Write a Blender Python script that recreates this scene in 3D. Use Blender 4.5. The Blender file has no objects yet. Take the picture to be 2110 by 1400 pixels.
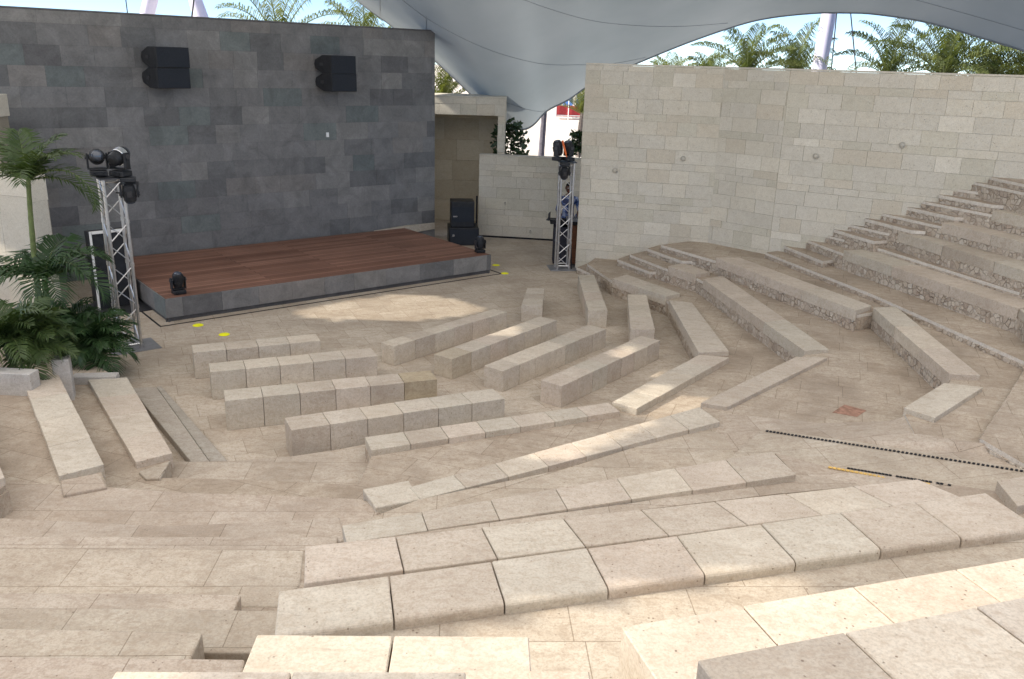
import bpy, bmesh, math, random
from mathutils import Vector, Matrix
from mathutils.bvhtree import BVHTree
random.seed(7)
rnd = random.random
uni = random.uniform
C = bpy.context.scene.collection
R = math.radians
sc = bpy.context.scene

# ------------------------------------------------------------------ camera
F, TH, RO, CX, CY, H = 1753.4, 0.31283, -0.030293, 1055., 700., 4.2
fw = Vector((0, math.cos(TH), -math.sin(TH))); rt = Vector((1, 0, 0)); dn = fw.cross(rt)
c_, s_ = math.cos(RO), math.sin(RO)
r2 = c_*rt + s_*dn; d2 = -s_*rt + c_*dn
def ray(x, y): return r2*((x-CX)/F) + d2*((y-CY)/F) + fw
def at(x, y, z=0.):
    d = ray(x, y); t = (z-H)/d.z
    return Vector((d.x*t, d.y*t))
def at3(x, y, z=0.):
    p = at(x, y, z); return Vector((p.x, p.y, z))
def atY(x, y, Y):
    d = ray(x, y); t = Y/d.y
    return Vector((d.x*t, Y, H+d.z*t))
def zat(p, y):
    lo, hi = -5., 30.
    for _ in range(50):
        m = (lo+hi)/2; v = Vector((p[0], p[1], m-H))
        if CY+F*v.dot(d2)/v.dot(fw) > y: lo = m
        else: hi = m
    return m
cam = bpy.data.objects.new('camera', bpy.data.cameras.new('camera')); C.objects.link(cam)
cam.data.sensor_fit = 'HORIZONTAL'; cam.data.sensor_width = 36; cam.data.lens = F/2110*36
cam.data.clip_end = 3000; cam.data.clip_start = .05
M = Matrix((( r2.x, -d2.x, -fw.x, 0), (r2.y, -d2.y, -fw.y, 0), (r2.z, -d2.z, -fw.z, H), (0, 0, 0, 1)))
cam.matrix_world = M
sc.camera = cam

# ------------------------------------------------------------------ materials
class NT:
    def __init__(s, name):
        s.m = bpy.data.materials.new(name); s.m.use_nodes = True
        s.t = s.m.node_tree; s.t.nodes.clear()
        s.out = s.n('ShaderNodeOutputMaterial')
    def n(s, typ, **kw):
        nd = s.t.nodes.new(typ)
        for k, v in kw.items():
            if k[:2] == 'i_':
                key = k[2:].replace('_', ' ')
                nd.inputs[key].default_value = v
            else: setattr(nd, k, v)
        return nd
    def l(s, a, b): s.t.links.new(a, b)
    def coord(s, kind='Object', scale=None, perobj=False):
        tc = s.n('ShaderNodeTexCoord'); o = tc.outputs[kind]
        if perobj:
            oi = s.n('ShaderNodeObjectInfo'); mul = s.n('ShaderNodeMath', operation='MULTIPLY'); mul.inputs[1].default_value = 37.
            s.l(oi.outputs['Random'], mul.inputs[0])
            va = s.n('ShaderNodeVectorMath', operation='ADD'); s.l(o, va.inputs[0]); s.l(mul.outputs[0], va.inputs[1]); o = va.outputs[0]
        if scale:
            mp = s.n('ShaderNodeMapping'); mp.inputs['Scale'].default_value = scale; s.l(o, mp.inputs[0]); o = mp.outputs[0]
        return o
    def noise(s, co, scale, detail=4, rough=.6, dist=0.):
        n = s.n('ShaderNodeTexNoise'); s.l(co, n.inputs['Vector'])
        n.inputs['Scale'].default_value = scale; n.inputs['Detail'].default_value = detail; n.inputs['Roughness'].default_value = rough; n.inputs['Distortion'].default_value = dist
        return n.outputs['Fac']
    def ramp(s, f, *stops):
        r = s.n('ShaderNodeValToRGB'); s.l(f, r.inputs[0]); e = r.color_ramp.elements
        while len(e) < len(stops): e.new(.5)
        for el, (p, c) in zip(e, stops):
            el.position = p; el.color = (*c, 1) if isinstance(c, tuple) else (c, c, c, 1)
        return r.outputs[0]
    def mix(s, f, a, b, mode='MIX'):
        m = s.n('ShaderNodeMix', data_type='RGBA', blend_type=mode)
        for sock, v in ((m.inputs[0], f), (m.inputs[6], a), (m.inputs[7], b)):
            if isinstance(v, (int, float)): sock.default_value = v
            elif isinstance(v, tuple): sock.default_value = (*v, 1)
            else: s.l(v, sock)
        return m.outputs[2]
    def math(s, op, a, b):
        m = s.n('ShaderNodeMath', operation=op)
        for sock, v in ((m.inputs[0], a), (m.inputs[1], b)):
            if isinstance(v, (int, float)): sock.default_value = v
            else: s.l(v, sock)
        return m.outputs[0]
    def finish(s, col, rough=.8, bump=None, bstr=.3, bdist=.01, metal=0., spec=.3):
        p = s.n('ShaderNodeBsdfPrincipled')
        if isinstance(col, tuple): p.inputs['Base Color'].default_value = (*col, 1)
        else: s.l(col, p.inputs['Base Color'])
        if isinstance(rough, (int, float)): p.inputs['Roughness'].default_value = rough
        else: s.l(rough, p.inputs['Roughness'])
        p.inputs['Metallic'].default_value = metal; p.inputs['Specular IOR Level'].default_value = spec
        if bump is not None:
            b = s.n('ShaderNodeBump'); b.inputs['Strength'].default_value = bstr; b.inputs['Distance'].default_value = bdist
            s.l(bump, b.inputs['Height']); s.l(b.outputs[0], p.inputs['Normal'])
        s.l(p.outputs[0], s.out.inputs[0]); return s.m

def plain(name, col, rough=.5, metal=0., var=.15, scale=8., spec=.3):
    s = NT(name); co = s.coord()
    f = s.noise(co, scale, 4)
    a = tuple(min(1, c*(1-var)) for c in col); b = tuple(min(1, c*(1+var)) for c in col)
    return s.finish(s.ramp(f, (.3, a), (.7, b)), rough, f, .1, .003, metal, spec)

def lerp_(a, b, t): return a+(b-a)*t
def limestone(name, base, dark, warm, joints=None, perobj=False, stain=.5, tint=False, ang=0., facevar=.22):
    desat = lambda c: tuple(lerp_(v, (c[0]+c[1]+c[2])/3, .27)*1.02 for v in c)
    base, dark, warm = desat(base), desat(dark), desat(warm)
    s = NT(name); co = s.coord('Object', perobj=perobj)
    big = s.noise(co, 1.1, 5, .6, .4)
    mid = s.noise(co, 9., 6, .7, .5)
    mp = s.n('ShaderNodeMapping'); mp.inputs['Rotation'].default_value = (0, 0, R(ang)); mp.inputs['Scale'].default_value = (2.6, 7, 7); s.l(co, mp.inputs[0])
    vein = s.noise(mp.outputs[0], 1.6, 6, .68, .9)
    fine = s.noise(co, 70., 3, .7); blot = s.noise(co, 24., 4, .75, .3)
    col = s.mix(s.ramp(mid, (.36, 0.), (.62, 1.)), base, warm)
    col = s.mix(s.math('MULTIPLY', s.ramp(vein, (.5, 0.), (.66, 1.)), .6), col, dark)
    col = s.mix(s.math('MULTIPLY', s.ramp(big, (.42, 0.), (.68, 1.)), stain), col, tuple(c*.72 for c in dark))
    col = s.mix(.55, col, s.ramp(fine, (.28, .6), (.56, 1.08)), 'MULTIPLY')
    col = s.mix(s.math('MULTIPLY', s.ramp(blot, (.5, 0.), (.64, 1.)), .7), col, dark)
    # pits
    vo = s.n('ShaderNodeTexVoronoi', feature='F1'); vo.inputs['Scale'].default_value = 26.; s.l(co, vo.inputs['Vector'])
    pit = s.math('MULTIPLY', s.ramp(vo.outputs['Distance'], (.1, 1.), (.17, 0.)), s.ramp(mid, (.5, 0.), (.58, 1.)))
    col = s.mix(s.math('MULTIPLY', pit, .75), col, (.16, .11, .075))
    if perobj:
        oi = s.n('ShaderNodeObjectInfo')
        col = s.mix(1., col, s.ramp(oi.outputs['Random'], (0., (.86, .84, .82)), (.35, (1.02, .98, .97)), (.7, (.95, .96, .95)), (1., (1.08, 1.06, 1.03))), 'MULTIPLY')
    if tint:
        a = s.n('ShaderNodeAttribute'); a.attribute_name = 'tint'
        col = s.mix(1., col, a.outputs['Color'], 'MULTIPLY')
    h = s.math('ADD', s.math('MULTIPLY', mid, .5), s.math('SUBTRACT', s.math('MULTIPLY', fine, .25), pit))
    if joints:
        jm = s.n('ShaderNodeMapping'); jm.inputs['Rotation'].default_value = (0, 0, R(joints[2])); s.l(co, jm.inputs[0])
        jit = s.n('ShaderNodeVectorMath', operation='MULTIPLY_ADD'); nz = s.n('ShaderNodeTexNoise'); nz.inputs['Scale'].default_value = 1.3; s.l(co, nz.inputs['Vector'])
        s.l(nz.outputs['Color'], jit.inputs[0]); jit.inputs[1].default_value = (.02, .02, 0); s.l(jm.outputs[0], jit.inputs[2])
        br = s.n('ShaderNodeTexBrick', offset=.37, squash=.7, squash_frequency=3); s.l(jit.outputs[0], br.inputs['Vector'])
        br.inputs['Scale'].default_value = 1.; br.inputs['Brick Width'].default_value = joints[0]; br.inputs['Row Height'].default_value = joints[1]
        br.inputs['Mortar Size'].default_value = .0035; br.inputs['Mortar Smooth'].default_value = .4
        br.inputs['Color1'].default_value = (.9, .87, .84, 1); br.inputs['Color2'].default_value = (1.06, 1.06, 1.06, 1); br.inputs['Mortar'].default_value = (.46, .40, .34, 1)
        col = s.mix(.75, col, br.outputs['Color'], 'MULTIPLY')
        h = s.math('SUBTRACT', h, s.math('MULTIPLY', br.outputs['Fac'], .25))
    return s.finish(col, .82, h, .45, .012, spec=.25)

LS_BASE, LS_DARK, LS_WARM = (.47, .39, .30), (.30, .205, .125), (.42, .33, .235)
m_floor = limestone('paving_limestone', (.54, .455, .345), (.36, .265, .175), (.49, .395, .285), joints=(.62, .41, -25), stain=.45, ang=-25)
m_tread = limestone('tread_limestone', (.50, .41, .30), (.32, .23, .15), (.44, .345, .24), joints=(.7, .38, 20), stain=.6, ang=12)
m_pale = limestone('trodden_limestone', (.52, .445, .345), (.36, .275, .19), (.47, .385, .285), joints=(.95, .46, -3), stain=.45, ang=0, perobj=True)
m_seat = limestone('seat_limestone', (.585, .51, .40), (.44, .345, .245), (.54, .455, .345), perobj=True, stain=.35)
m_wall = limestone('wall_limestone', (.61, .555, .44), (.53, .465, .35), (.575, .515, .40), tint=True, stain=.15)
m_plan = limestone('planter_stone', (.58, .55, .50), (.40, .35, .30), (.52, .48, .43), stain=.5)
m_nosing = limestone('nosing_limestone', (.68, .61, .51), (.52, .43, .33), (.62, .54, .44), stain=.15)
m_grey = limestone('slab_limestone', (.44, .38, .31), (.30, .24, .18), (.39, .33, .26), perobj=True, stain=.3)

def dark_stone():
    s = NT('basalt_cladding'); co = s.coord()
    f = s.noise(co, 2.5, 7, .65, .8); g = s.noise(co, 30, 4, .7)
    col = s.ramp(f, (.3, (.14, .138, .137)), (.7, (.225, .222, .22)))
    a = s.n('ShaderNodeAttribute'); a.attribute_name = 'tint'
    col = s.mix(1., col, a.outputs['Color'], 'MULTIPLY')
    col = s.mix(.5, col, s.ramp(g, (.3, .7), (.7, 1.15)), 'MULTIPLY')
    vo = s.n('ShaderNodeTexVoronoi'); vo.inputs['Scale'].default_value = 22.; s.l(co, vo.inputs['Vector'])
    pit = s.ramp(vo.outputs['Distance'], (.06, 1.), (.14, 0.))
    col = s.mix(s.math('MULTIPLY', pit, .5), col, (.03, .03, .03))
    return s.finish(col, .75, s.math('SUBTRACT', f, pit), .4, .01)
m_dark = dark_stone()

def rubble():
    s = NT('rubble_riser'); co = s.coord()
    ds = s.n('ShaderNodeVectorMath', operation='MULTIPLY_ADD'); nz = s.n('ShaderNodeTexNoise'); nz.inputs['Scale'].default_value = 6.; s.l(co, nz.inputs['Vector'])
    s.l(nz.outputs['Color'], ds.inputs[0]); ds.inputs[1].default_value = (.05, .05, .05); s.l(co, ds.inputs[2])
    v1 = s.n('ShaderNodeTexVoronoi', feature='F1'); v1.inputs['Scale'].default_value = 12.; s.l(ds.outputs[0], v1.inputs['Vector'])
    v2 = s.n('ShaderNodeTexVoronoi', feature='DISTANCE_TO_EDGE'); v2.inputs['Scale'].default_value = 12.; s.l(ds.outputs[0], v2.inputs['Vector'])
    sep = s.n('ShaderNodeSeparateColor'); s.l(v1.outputs['Color'], sep.inputs[0])
    col = s.ramp(sep.outputs[0], (0., (.40, .32, .25)), (.3, (.57, .49, .40)), (.6, (.49, .40, .31)), (.85, (.62, .55, .46)), (1., (.43, .33, .25)))
    nn = s.noise(co, 40, 4, .7)
    col = s.mix(.6, col, s.ramp(nn, (.3, .6), (.7, 1.15)), 'MULTIPLY')
    ed = s.ramp(v2.outputs['Distance'], (.0, 0.), (.09, 1.))
    ed = s.math('MAXIMUM', ed, s.ramp(s.noise(co, 5., 3), (.35, .1), (.7, .95)))
    col = s.mix(ed, (.31, .25, .19), col)
    return s.finish(col, .9, s.math('ADD', ed, s.math('MULTIPLY', nn, .4)), .9, .03)
m_rubble = rubble()

def wood(name, a, b, plank=.14, ang=0.):
    s = NT(name); tc = s.coord()
    mp = s.n('ShaderNodeMapping'); mp.inputs['Rotation'].default_value = (0, 0, R(ang)); s.l(tc, mp.inputs[0])
    br = s.n('ShaderNodeTexBrick', offset=.43); s.l(mp.outputs[0], br.inputs['Vector'])
    br.inputs['Scale'].default_value = 1.; br.inputs['Brick Width'].default_value = 3.4; br.inputs['Row Height'].default_value = plank; br.inputs['Mortar Size'].default_value = .004
    br.inputs['Color1'].default_value = (*a, 1); br.inputs['Color2'].default_value = (*b, 1); br.inputs['Mortar'].default_value = (.012, .007, .005, 1)
    m2 = s.n('ShaderNodeMapping'); m2.inputs['Scale'].default_value = (1.2, 30, 30); s.l(mp.outputs[0], m2.inputs[0])
    g = s.noise(m2.outputs[0], 1.5, 5, .65, .5)
    col = s.mix(.8, br.outputs['Color'], s.ramp(g, (.3, .6), (.7, 1.3)), 'MULTIPLY')
    big = s.noise(mp.outputs[0], .9, 3)
    col = s.mix(.5, col, s.ramp(big, (.3, .75), (.7, 1.3)), 'MULTIPLY')
    return s.finish(col, s.ramp(g, (.3, .55), (.8, .8)), s.math('SUBTRACT', g, br.outputs['Fac']), .3, .004)
m_deck = wood('stage_decking', (.17, .082, .055), (.28, .15, .105), .12, -38.7)
m_cab = wood('cabinet_wood', (.12, .045, .02), (.2, .085, .04), .4)

m_alu = plain('aluminium_truss', (.62, .61, .60), .35, 1., .08, 30)
m_black = plain('black_housing', (.02, .021, .024), .45, 0., .3, 12)
m_grille = plain('speaker_grille', (.018, .022, .03), .7, 0., .3, 60)
m_darkmetal = plain('dark_steel', (.07, .07, .075), .5, .6, .2)
m_basepl = plain('galvanised_plate', (.26, .26, .27), .55, .5, .15, 6)
m_glass = plain('lens_glass', (.05, .06, .08), .08, 0., .1, 5, spec=.8)
m_chrome = plain('bright_bracket', (.75, .76, .78), .25, 1., .05)
m_white = plain('white_paint', (.74, .73, .70), .6, 0., .06)
m_mast = plain('lilac_white_mast', (.72, .68, .80), .4, 0., .04, 2)
m_yellow = plain('yellow_marker', (.88, .86, .01), .5, 0., .03)
m_orange = plain('orange_strip', (.75, .16, .04), .5)
m_red = plain('red_fabric', (.42, .05, .05), .8)
m_blue = plain('blue_fabric', (.16, .32, .62), .8)
m_strip = plain('black_grip', (.015, .015, .018), .9)
m_ystrip = plain('ochre_grip', (.62, .40, .12), .85, 0., .25, 30)
m_copper = plain('lamp_metal', (.42, .39, .33), .55, .2)
m_soil = plain('planter_soil', (.05, .035, .025), .95, 0., .4, 10)
m_skin = plain('skin_brown', (.12, .06, .04), .55)
m_hair = plain('hair_black', (.012, .01, .01), .7)
m_trouser = plain('dark_trousers', (.03, .03, .04), .85)
m_seam = plain('canopy_seam', (.22, .24, .26), .7)
m_tag = plain('white_plastic', (.8, .8, .8), .4, 0., .02)
m_brick = plain('red_stone', (.30, .17, .12), .85, 0., .35, 18)

def shirt():
    s = NT('patterned_shirt'); co = s.coord()
    v = s.n('ShaderNodeTexVoronoi'); v.inputs['Scale'].default_value = 14.; s.l(co, v.inputs['Vector'])
    sep = s.n('ShaderNodeSeparateColor'); s.l(v.outputs['Color'], sep.inputs[0])
    return s.finish(s.ramp(sep.outputs[0], (.0, (.03, .05, .14)), (.45, (.08, .13, .3)), (.7, (.35, .4, .55)), (.8, (.05, .06, .12))), .85)
m_shirt = shirt()

def leafmat(name, a, b, trans=.35):
    s = NT(name); co = s.coord()
    f = s.noise(co, 2.2, 4)
    g = s.n('ShaderNodeNewGeometry')
    col = s.ramp(f, (.3, a), (.7, b))
    p = s.n('ShaderNodeBsdfPrincipled'); s.l(col, p.inputs['Base Color']); p.inputs['Roughness'].default_value = .45; p.inputs['Specular IOR Level'].default_value = .35
    t = s.n('ShaderNodeBsdfTranslucent'); s.l(s.mix(1., col, (1.3, 1.3, .5), 'MULTIPLY'), t.inputs[0])
    mx = s.n('ShaderNodeMixShader'); mx.inputs[0].default_value = trans
    s.l(p.outputs[0], mx.inputs[1]); s.l(t.outputs[0], mx.inputs[2]); s.l(mx.outputs[0], s.out.inputs[0])
    return s.m
m_leafdark = leafmat('shade_palm_leaf', (.022, .05, .018), (.045, .09, .03), .2)
m_leafmid = leafmat('garden_palm_leaf', (.035, .065, .02), (.075, .11, .035), .25)
m_leafdry = leafmat('drying_palm_leaf', (.09, .055, .03), (.05, .05, .022), .2)
m_leafsun = leafmat('coconut_leaf', (.09, .12, .03), (.2, .21, .07), .45)
m_leafcoast = leafmat('coast_palm_leaf', (.075, .11, .035), (.16, .18, .065), .42)
m_shrub = leafmat('shrub_leaf', (.025, .045, .02), (.05, .09, .04), .2)
m_trunk = plain('palm_trunk', (.17, .14, .12), .9, 0., .35, 14)
m_greentrunk = plain('green_palm_stem', (.14, .17, .06), .6, 0., .3, 10)

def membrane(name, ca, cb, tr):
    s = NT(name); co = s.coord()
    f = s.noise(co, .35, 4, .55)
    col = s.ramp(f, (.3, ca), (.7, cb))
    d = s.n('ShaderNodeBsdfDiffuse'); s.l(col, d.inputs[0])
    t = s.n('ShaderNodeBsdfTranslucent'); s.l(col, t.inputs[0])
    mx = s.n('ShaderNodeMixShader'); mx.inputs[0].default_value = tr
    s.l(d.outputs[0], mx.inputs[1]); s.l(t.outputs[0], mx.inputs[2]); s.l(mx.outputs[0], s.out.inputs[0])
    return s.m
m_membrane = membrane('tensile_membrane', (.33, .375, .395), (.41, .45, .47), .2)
def fleck_panel():  # filler for the added overhead gaps, dims the sun flecks
    s = NT('added_fleck_panel'); d = s.n('ShaderNodeBsdfTranslucent'); d.inputs[0].default_value = (.9, .9, .88, 1)
    t = s.n('ShaderNodeBsdfTransparent'); t.inputs[0].default_value = (1, .98, .94, 1)
    mx = s.n('ShaderNodeMixShader'); mx.inputs[0].default_value = .46
    s.l(d.outputs[0], mx.inputs[1]); s.l(t.outputs[0], mx.inputs[2]); s.l(mx.outputs[0], s.out.inputs[0]); return s.m
m_fleck = fleck_panel()
m_overhead = membrane('diffuser_sheet', (.95, .93, .88), (.97, .95, .91), .93)  # strongly translucent, for the unseen sheet added as soft fill light

def sand():
    s = NT('beach_sand'); co = s.coord()
    f = s.noise(co, .25, 6, .6); g = s.noise(co, 6, 4, .7)
    col = s.mix(.5, s.ramp(f, (.3, (.62, .54, .44)), (.7, (.76, .69, .59))), s.ramp(g, (.3, .8), (.7, 1.1)), 'MULTIPLY')
    return s.finish(col, .95, g, .3, .05)
m_sand = sand()

# ------------------------------------------------------------------ mesh helpers
class MB:
    def __init__(s): s.v = []; s.f = []; s.m = []; s.t = []
    def face(s, pts, m=0, tint=None):
        i = len(s.v); s.v += [Vector(p) for p in pts]; s.f.append(list(range(i, i+len(pts)))); s.m.append(m); s.t.append(tint)
    def mesh(s, vs, fs, m=0, tint=None):
        i = len(s.v); s.v += [Vector(p) for p in vs]
        for f in fs: s.f.append([i+k for k in f]); s.m.append(m); s.t.append(tint)
    def prism(s, poly, z0, z1, mt=0, ms=0, mb=None, tint=None):
        a = sum(p[0]*q[1]-q[0]*p[1] for p, q in zip(poly, poly[1:]+poly[:1]))
        if a < 0: poly = poly[::-1]
        n = len(poly)
        vs = [(p[0], p[1], z0) for p in poly]+[(p[0], p[1], z1) for p in poly]
        s.mesh(vs, [[n+k for k in range(n)]], mt, tint)
        s.mesh(vs, [[k, (k+1) % n, n+(k+1) % n, n+k] for k in range(n)], ms, tint)
        s.mesh(vs, [[n-1-k for k in range(n)]], ms, tint)
    def slab(s, pts, th=.25, m=0):
        a = sum(p[0]*q[1]-q[0]*p[1] for p, q in zip(pts, pts[1:]+pts[:1]))
        if a < 0: pts = pts[::-1]
        n = len(pts); vs = [(p[0], p[1], p[2]-th) for p in pts]+[tuple(p) for p in pts]
        s.mesh(vs, [[n+k for k in range(n)], [n-1-k for k in range(n)]]+[[k, (k+1) % n, n+(k+1) % n, n+k] for k in range(n)], m)
    def box(s, c, size, rz=0., m=0, tint=None, mat=None):
        x, y, z = size[0]/2, size[1]/2, size[2]/2
        vs = [Vector((a*x, b*y, d*z)) for d in (-1, 1) for a, b in ((-1, -1), (1, -1), (1, 1), (-1, 1))]
        ro = mat if mat is not None else Matrix.Rotation(rz, 3, 'Z')
        vs = [ro @ v + Vector(c) for v in vs]
        s.mesh(vs, [[3, 2, 1, 0], [4, 5, 6, 7], [0, 1, 5, 4], [1, 2, 6, 5], [2, 3, 7, 6], [3, 0, 4, 7]], m, tint)
    def tube(s, pts, r, n=8, m=0, cap=True):
        pts = [Vector(p) for p in pts]; rs = r if isinstance(r, (list, tuple)) else [r]*len(pts)
        rings = []; up = None
        for i, p in enumerate(pts):
            d = (pts[min(i+1, len(pts)-1)]-pts[max(i-1, 0)]).normalized()
            if up is None:
                up = Vector((0, 0, 1)) if abs(d.z) < .9 else Vector((1, 0, 0))
            a = d.cross(up).normalized(); b = a.cross(d).normalized(); up = b
            rings.append([p+(a*math.cos(2*math.pi*k/n)+b*math.sin(2*math.pi*k/n))*rs[i] for k in range(n)])
        vs = [q for ring in rings for q in ring]
        fs = [[i*n+k, i*n+(k+1) % n, (i+1)*n+(k+1) % n, (i+1)*n+k] for i in range(len(pts)-1) for k in range(n)]
        if cap: fs += [list(range(n)), [(len(pts)-1)*n+n-1-k for k in range(n)]]
        s.mesh(vs, fs, m)
    def lathe(s, prof, c=(0, 0, 0), n=20, m=0, mat=None):
        vs = []; ro = mat if mat is not None else Matrix.Identity(3)
        for r, z in prof:
            for k in range(n):
                a = 2*math.pi*k/n; vs.append(ro @ Vector((r*math.cos(a), r*math.sin(a), z)) + Vector(c))
        L = len(prof)
        fs = [[i*n+k, i*n+(k+1) % n, (i+1)*n+(k+1) % n, (i+1)*n+k] for i in range(L-1) for k in range(n)]
        fs += [[n-1-k for k in range(n)], [(L-1)*n+k for k in range(n)]]
        s.mesh(vs, fs, m)
    def build(s, name, mats, parent=None, bevel=0., smooth=False, seg=2):
        me = bpy.data.meshes.new(name)
        off = parent.matrix_world.translation if parent is not None else Vector((0, 0, 0))
        if parent is not None:
            off = Vector(parent.location)
            if parent.parent is not None: off = off + Vector(parent.parent.location)
        me.from_pydata([v-off for v in s.v], [], s.f)
        if not isinstance(mats, (list, tuple)): mats = [mats]
        for m in mats: me.materials.append(m)
        me.polygons.foreach_set('material_index', s.m)
        if any(t is not None for t in s.t):
            at_ = me.attributes.new('tint', 'FLOAT_COLOR', 'FACE')
            for i, t in enumerate(s.t): at_.data[i].color = (*(t or (1, 1, 1)), 1)
        if bevel:
            bm = bmesh.new(); bm.from_mesh(me); bmesh.ops.remove_doubles(bm, verts=bm.verts, dist=1e-5)
            es = [e for e in bm.edges if len(e.link_faces) == 2 and e.calc_face_angle(0) > .6]
            bmesh.ops.bevel(bm, geom=es, offset=bevel, segments=seg, affect='EDGES', profile=.5)
            bm.to_mesh(me); bm.free()
        if smooth:
            me.polygons.foreach_set('use_smooth', [True]*len(me.polygons))
        me.update()
        o = bpy.data.objects.new(name, me); C.objects.link(o)
        if parent is not None: o.parent = parent
        return o

def round_front(o, u, zt, off, small=.005):
    me = o.data; bm = bmesh.new(); bm.from_mesh(me); bmesh.ops.remove_doubles(bm, verts=bm.verts, dist=1e-5)
    zt = max(v.co.z for v in bm.verts)
    top = [e for e in bm.edges if all(v.co.z > zt-.01 for v in e.verts)]
    def isl(e):
        d = (e.verts[0].co-e.verts[1].co); d.z = 0; d.normalize(); return abs(d.x*u.x+d.y*u.y) > .9
    ln = [e for e in top if isl(e)]
    ln = sorted(ln, key=lambda e: (e.verts[0].co+e.verts[1].co).dot(Vector((u.y, -u.x, 0))))[-1:]
    bmesh.ops.bevel(bm, geom=ln, offset=off, segments=4, affect='EDGES', profile=.5)
    es = [e for e in bm.edges if len(e.link_faces) == 2 and e.calc_face_angle(0) > 1.]
    bmesh.ops.bevel(bm, geom=es, offset=small, segments=1, affect='EDGES')
    bm.to_mesh(me); bm.free(); me.update()
def tag(o, label=None, cat=None, group=None, kind=None):
    if label: o['label'] = label
    if cat: o['category'] = cat
    if group: o['group'] = group
    if kind: o['kind'] = kind
    return o
def thing(name, label, cat, loc=(0, 0, 0), group=None):
    o = bpy.data.objects.new(name, None); C.objects.link(o)
    o.location = loc if len(loc) == 3 else (*loc, 0); o.empty_display_size = .2
    return tag(o, label, cat, group)
def copy_tree(o, parent=None):
    c = o.copy(); C.objects.link(c)
    if parent is not None: c.parent = parent
    for ch in list(o.children): copy_tree(ch, c)
    return c
def struct(name, mb, mats, label=None, cat=None):
    o = mb.build(name, mats); return tag(o, label, cat, None, 'structure')
def V2(x, y): return Vector((x, y))
def lerp(a, b, t): return a+(b-a)*t

# ------------------------------------------------------------------ ground, floor
b = MB(); b.face([(-900, -700, -.35), (900, -700, -.35), (900, 1500, -.35), (-900, 1500, -.35)])
struct('beach', b, m_sand, 'pale sunlit sand stretching away behind the walls', 'beach')
b = MB(); b.prism([V2(-11, 3), V2(9, 3), V2(9, 24.2), V2(-13.5, 24.2)], -.3, 0)
struct('plaza_floor', b, m_floor, 'worn beige limestone floor in front of the stage', 'floor')

# ------------------------------------------------------------------ benches
def bench(label, quad, z, zb, n, group, cat='bench', bev=.005, mat=None, name='stone_bench', px=True, fr=None, hs=None):
    """quad: far-left, far-right, near-right, near-left of the top (photo points at height z, or plan points)"""
    q = [at(x, y, z) for x, y in quad] if px else [Vector(p) for p in quad]
    ce = sum(q, Vector((0, 0)))/4
    t = thing(name, label, cat, (ce.x, ce.y, zb), group)
    fr = fr or [k/n for k in range(n+1)]
    L = (q[1]-q[0]).length
    for k in range(n):
        g = (.0025 if bev < .009 else .004)/L
        a0, a1 = fr[k]+g, fr[k+1]-g
        if k == 0: a0 = fr[0]
        if k == n-1: a1 = fr[n]
        j = [uni(-.004, .004) for _ in range(4)]
        dirn = (q[0]-q[3]).normalized()
        poly = [lerp(q[0], q[1], a0)+dirn*j[0], lerp(q[0], q[1], a1)+dirn*j[0], lerp(q[3], q[2], a1)+dirn*j[1], lerp(q[3], q[2], a0)+dirn*j[1]]
        b = MB(); b.prism(poly, zb, z+j[2]*.6)
        if bev > .0095:
            o = b.build('stone_block', mat or m_seat, t)
            round_front(o, (q[1]-q[0]).normalized(), z, bev)
        else: o = b.build('stone_block', mat or m_seat, t, bevel=bev)
    return t, q
def from_near(x0, y0, x1, y1, z, d):
    a, c = at(x0, y0, z), at(x1, y1, z); u = (c-a).normalized(); nn = V2(-u.y, u.x)
    return [a+nn*d, c+nn*d, c, a]
G0 = 'low stone block benches on the paved floor'
bench('short front bench of four pale cubes nearest the stage left corner', from_near(398, 727, 660, 702, .38, .34), .38, 0, 4, G0, px=False)
bench('bench of five stone cubes, second row behind the stage corner', from_near(433.5, 767.5, 777, 733, .38, .35), .38, 0, 5, G0, px=False)
t_, _ = bench('bench of six stone cubes with one ochre stained cube at its right end', from_near(464, 826, 901, 782, .38, .35), .38, 0, 6, G0, px=False)
m_ochre = limestone('ochre_limestone', (.47, .37, .22), (.33, .24, .13), (.43, .33, .19), stain=.4)
ob = [o for o in t_.children][-1]; ob.data.materials[0] = m_ochre; ob['label'] = 'ochre stained end cube'
bench('bench of six tall stone cubes, rear row left of the centre', from_near(600, 887, 1040, 821, .38, .36), .38, 0, 6, G0, px=False)
bench('long low bench row nearest the sunlit floor patch', from_near(812, 714, 1044, 643, .3, .27), .30, 0, 6, G0, px=False)
t_, _ = bench('long bench with an ochre end face and a small sun fleck on its top', from_near(931, 741, 1147, 660, .3, .33), .30, 0, 6, G0, px=False)
m_ochre2 = limestone('stained_limestone', (.52, .43, .30), (.38, .29, .18), (.48, .385, .26), stain=.4)
ob = [o for o in t_.children][0]; ob.data.materials[0] = m_ochre2; ob['label'] = 'ochre stained end block'
bench('long plain bench row between the sun flecked benches', from_near(1036, 765, 1249, 678, .3, .33), .30, 0, 7, G0, px=False)
bench('rear long bench of cubes ending beside the angled stone walkway', from_near(1158, 796, 1360, 702, .3, .33), .30, 0, 7, G0, px=False)
bench('short stubby bench standing end on at the front right', [(1075, 629), (1086.7, 594), (1122, 594), (1118, 629)], .3, 0, 3, G0)
bench('narrow end on bench left of two beside the right seating', [(1212, 641), (1191, 567), (1225, 567), (1252, 640)], .3, 0, 4, G0)
bench('narrow end on bench closest to the first right tier', [(1299, 679), (1293, 607), (1332, 607), (1349, 679)], .3, 0, 3, G0)

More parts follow.
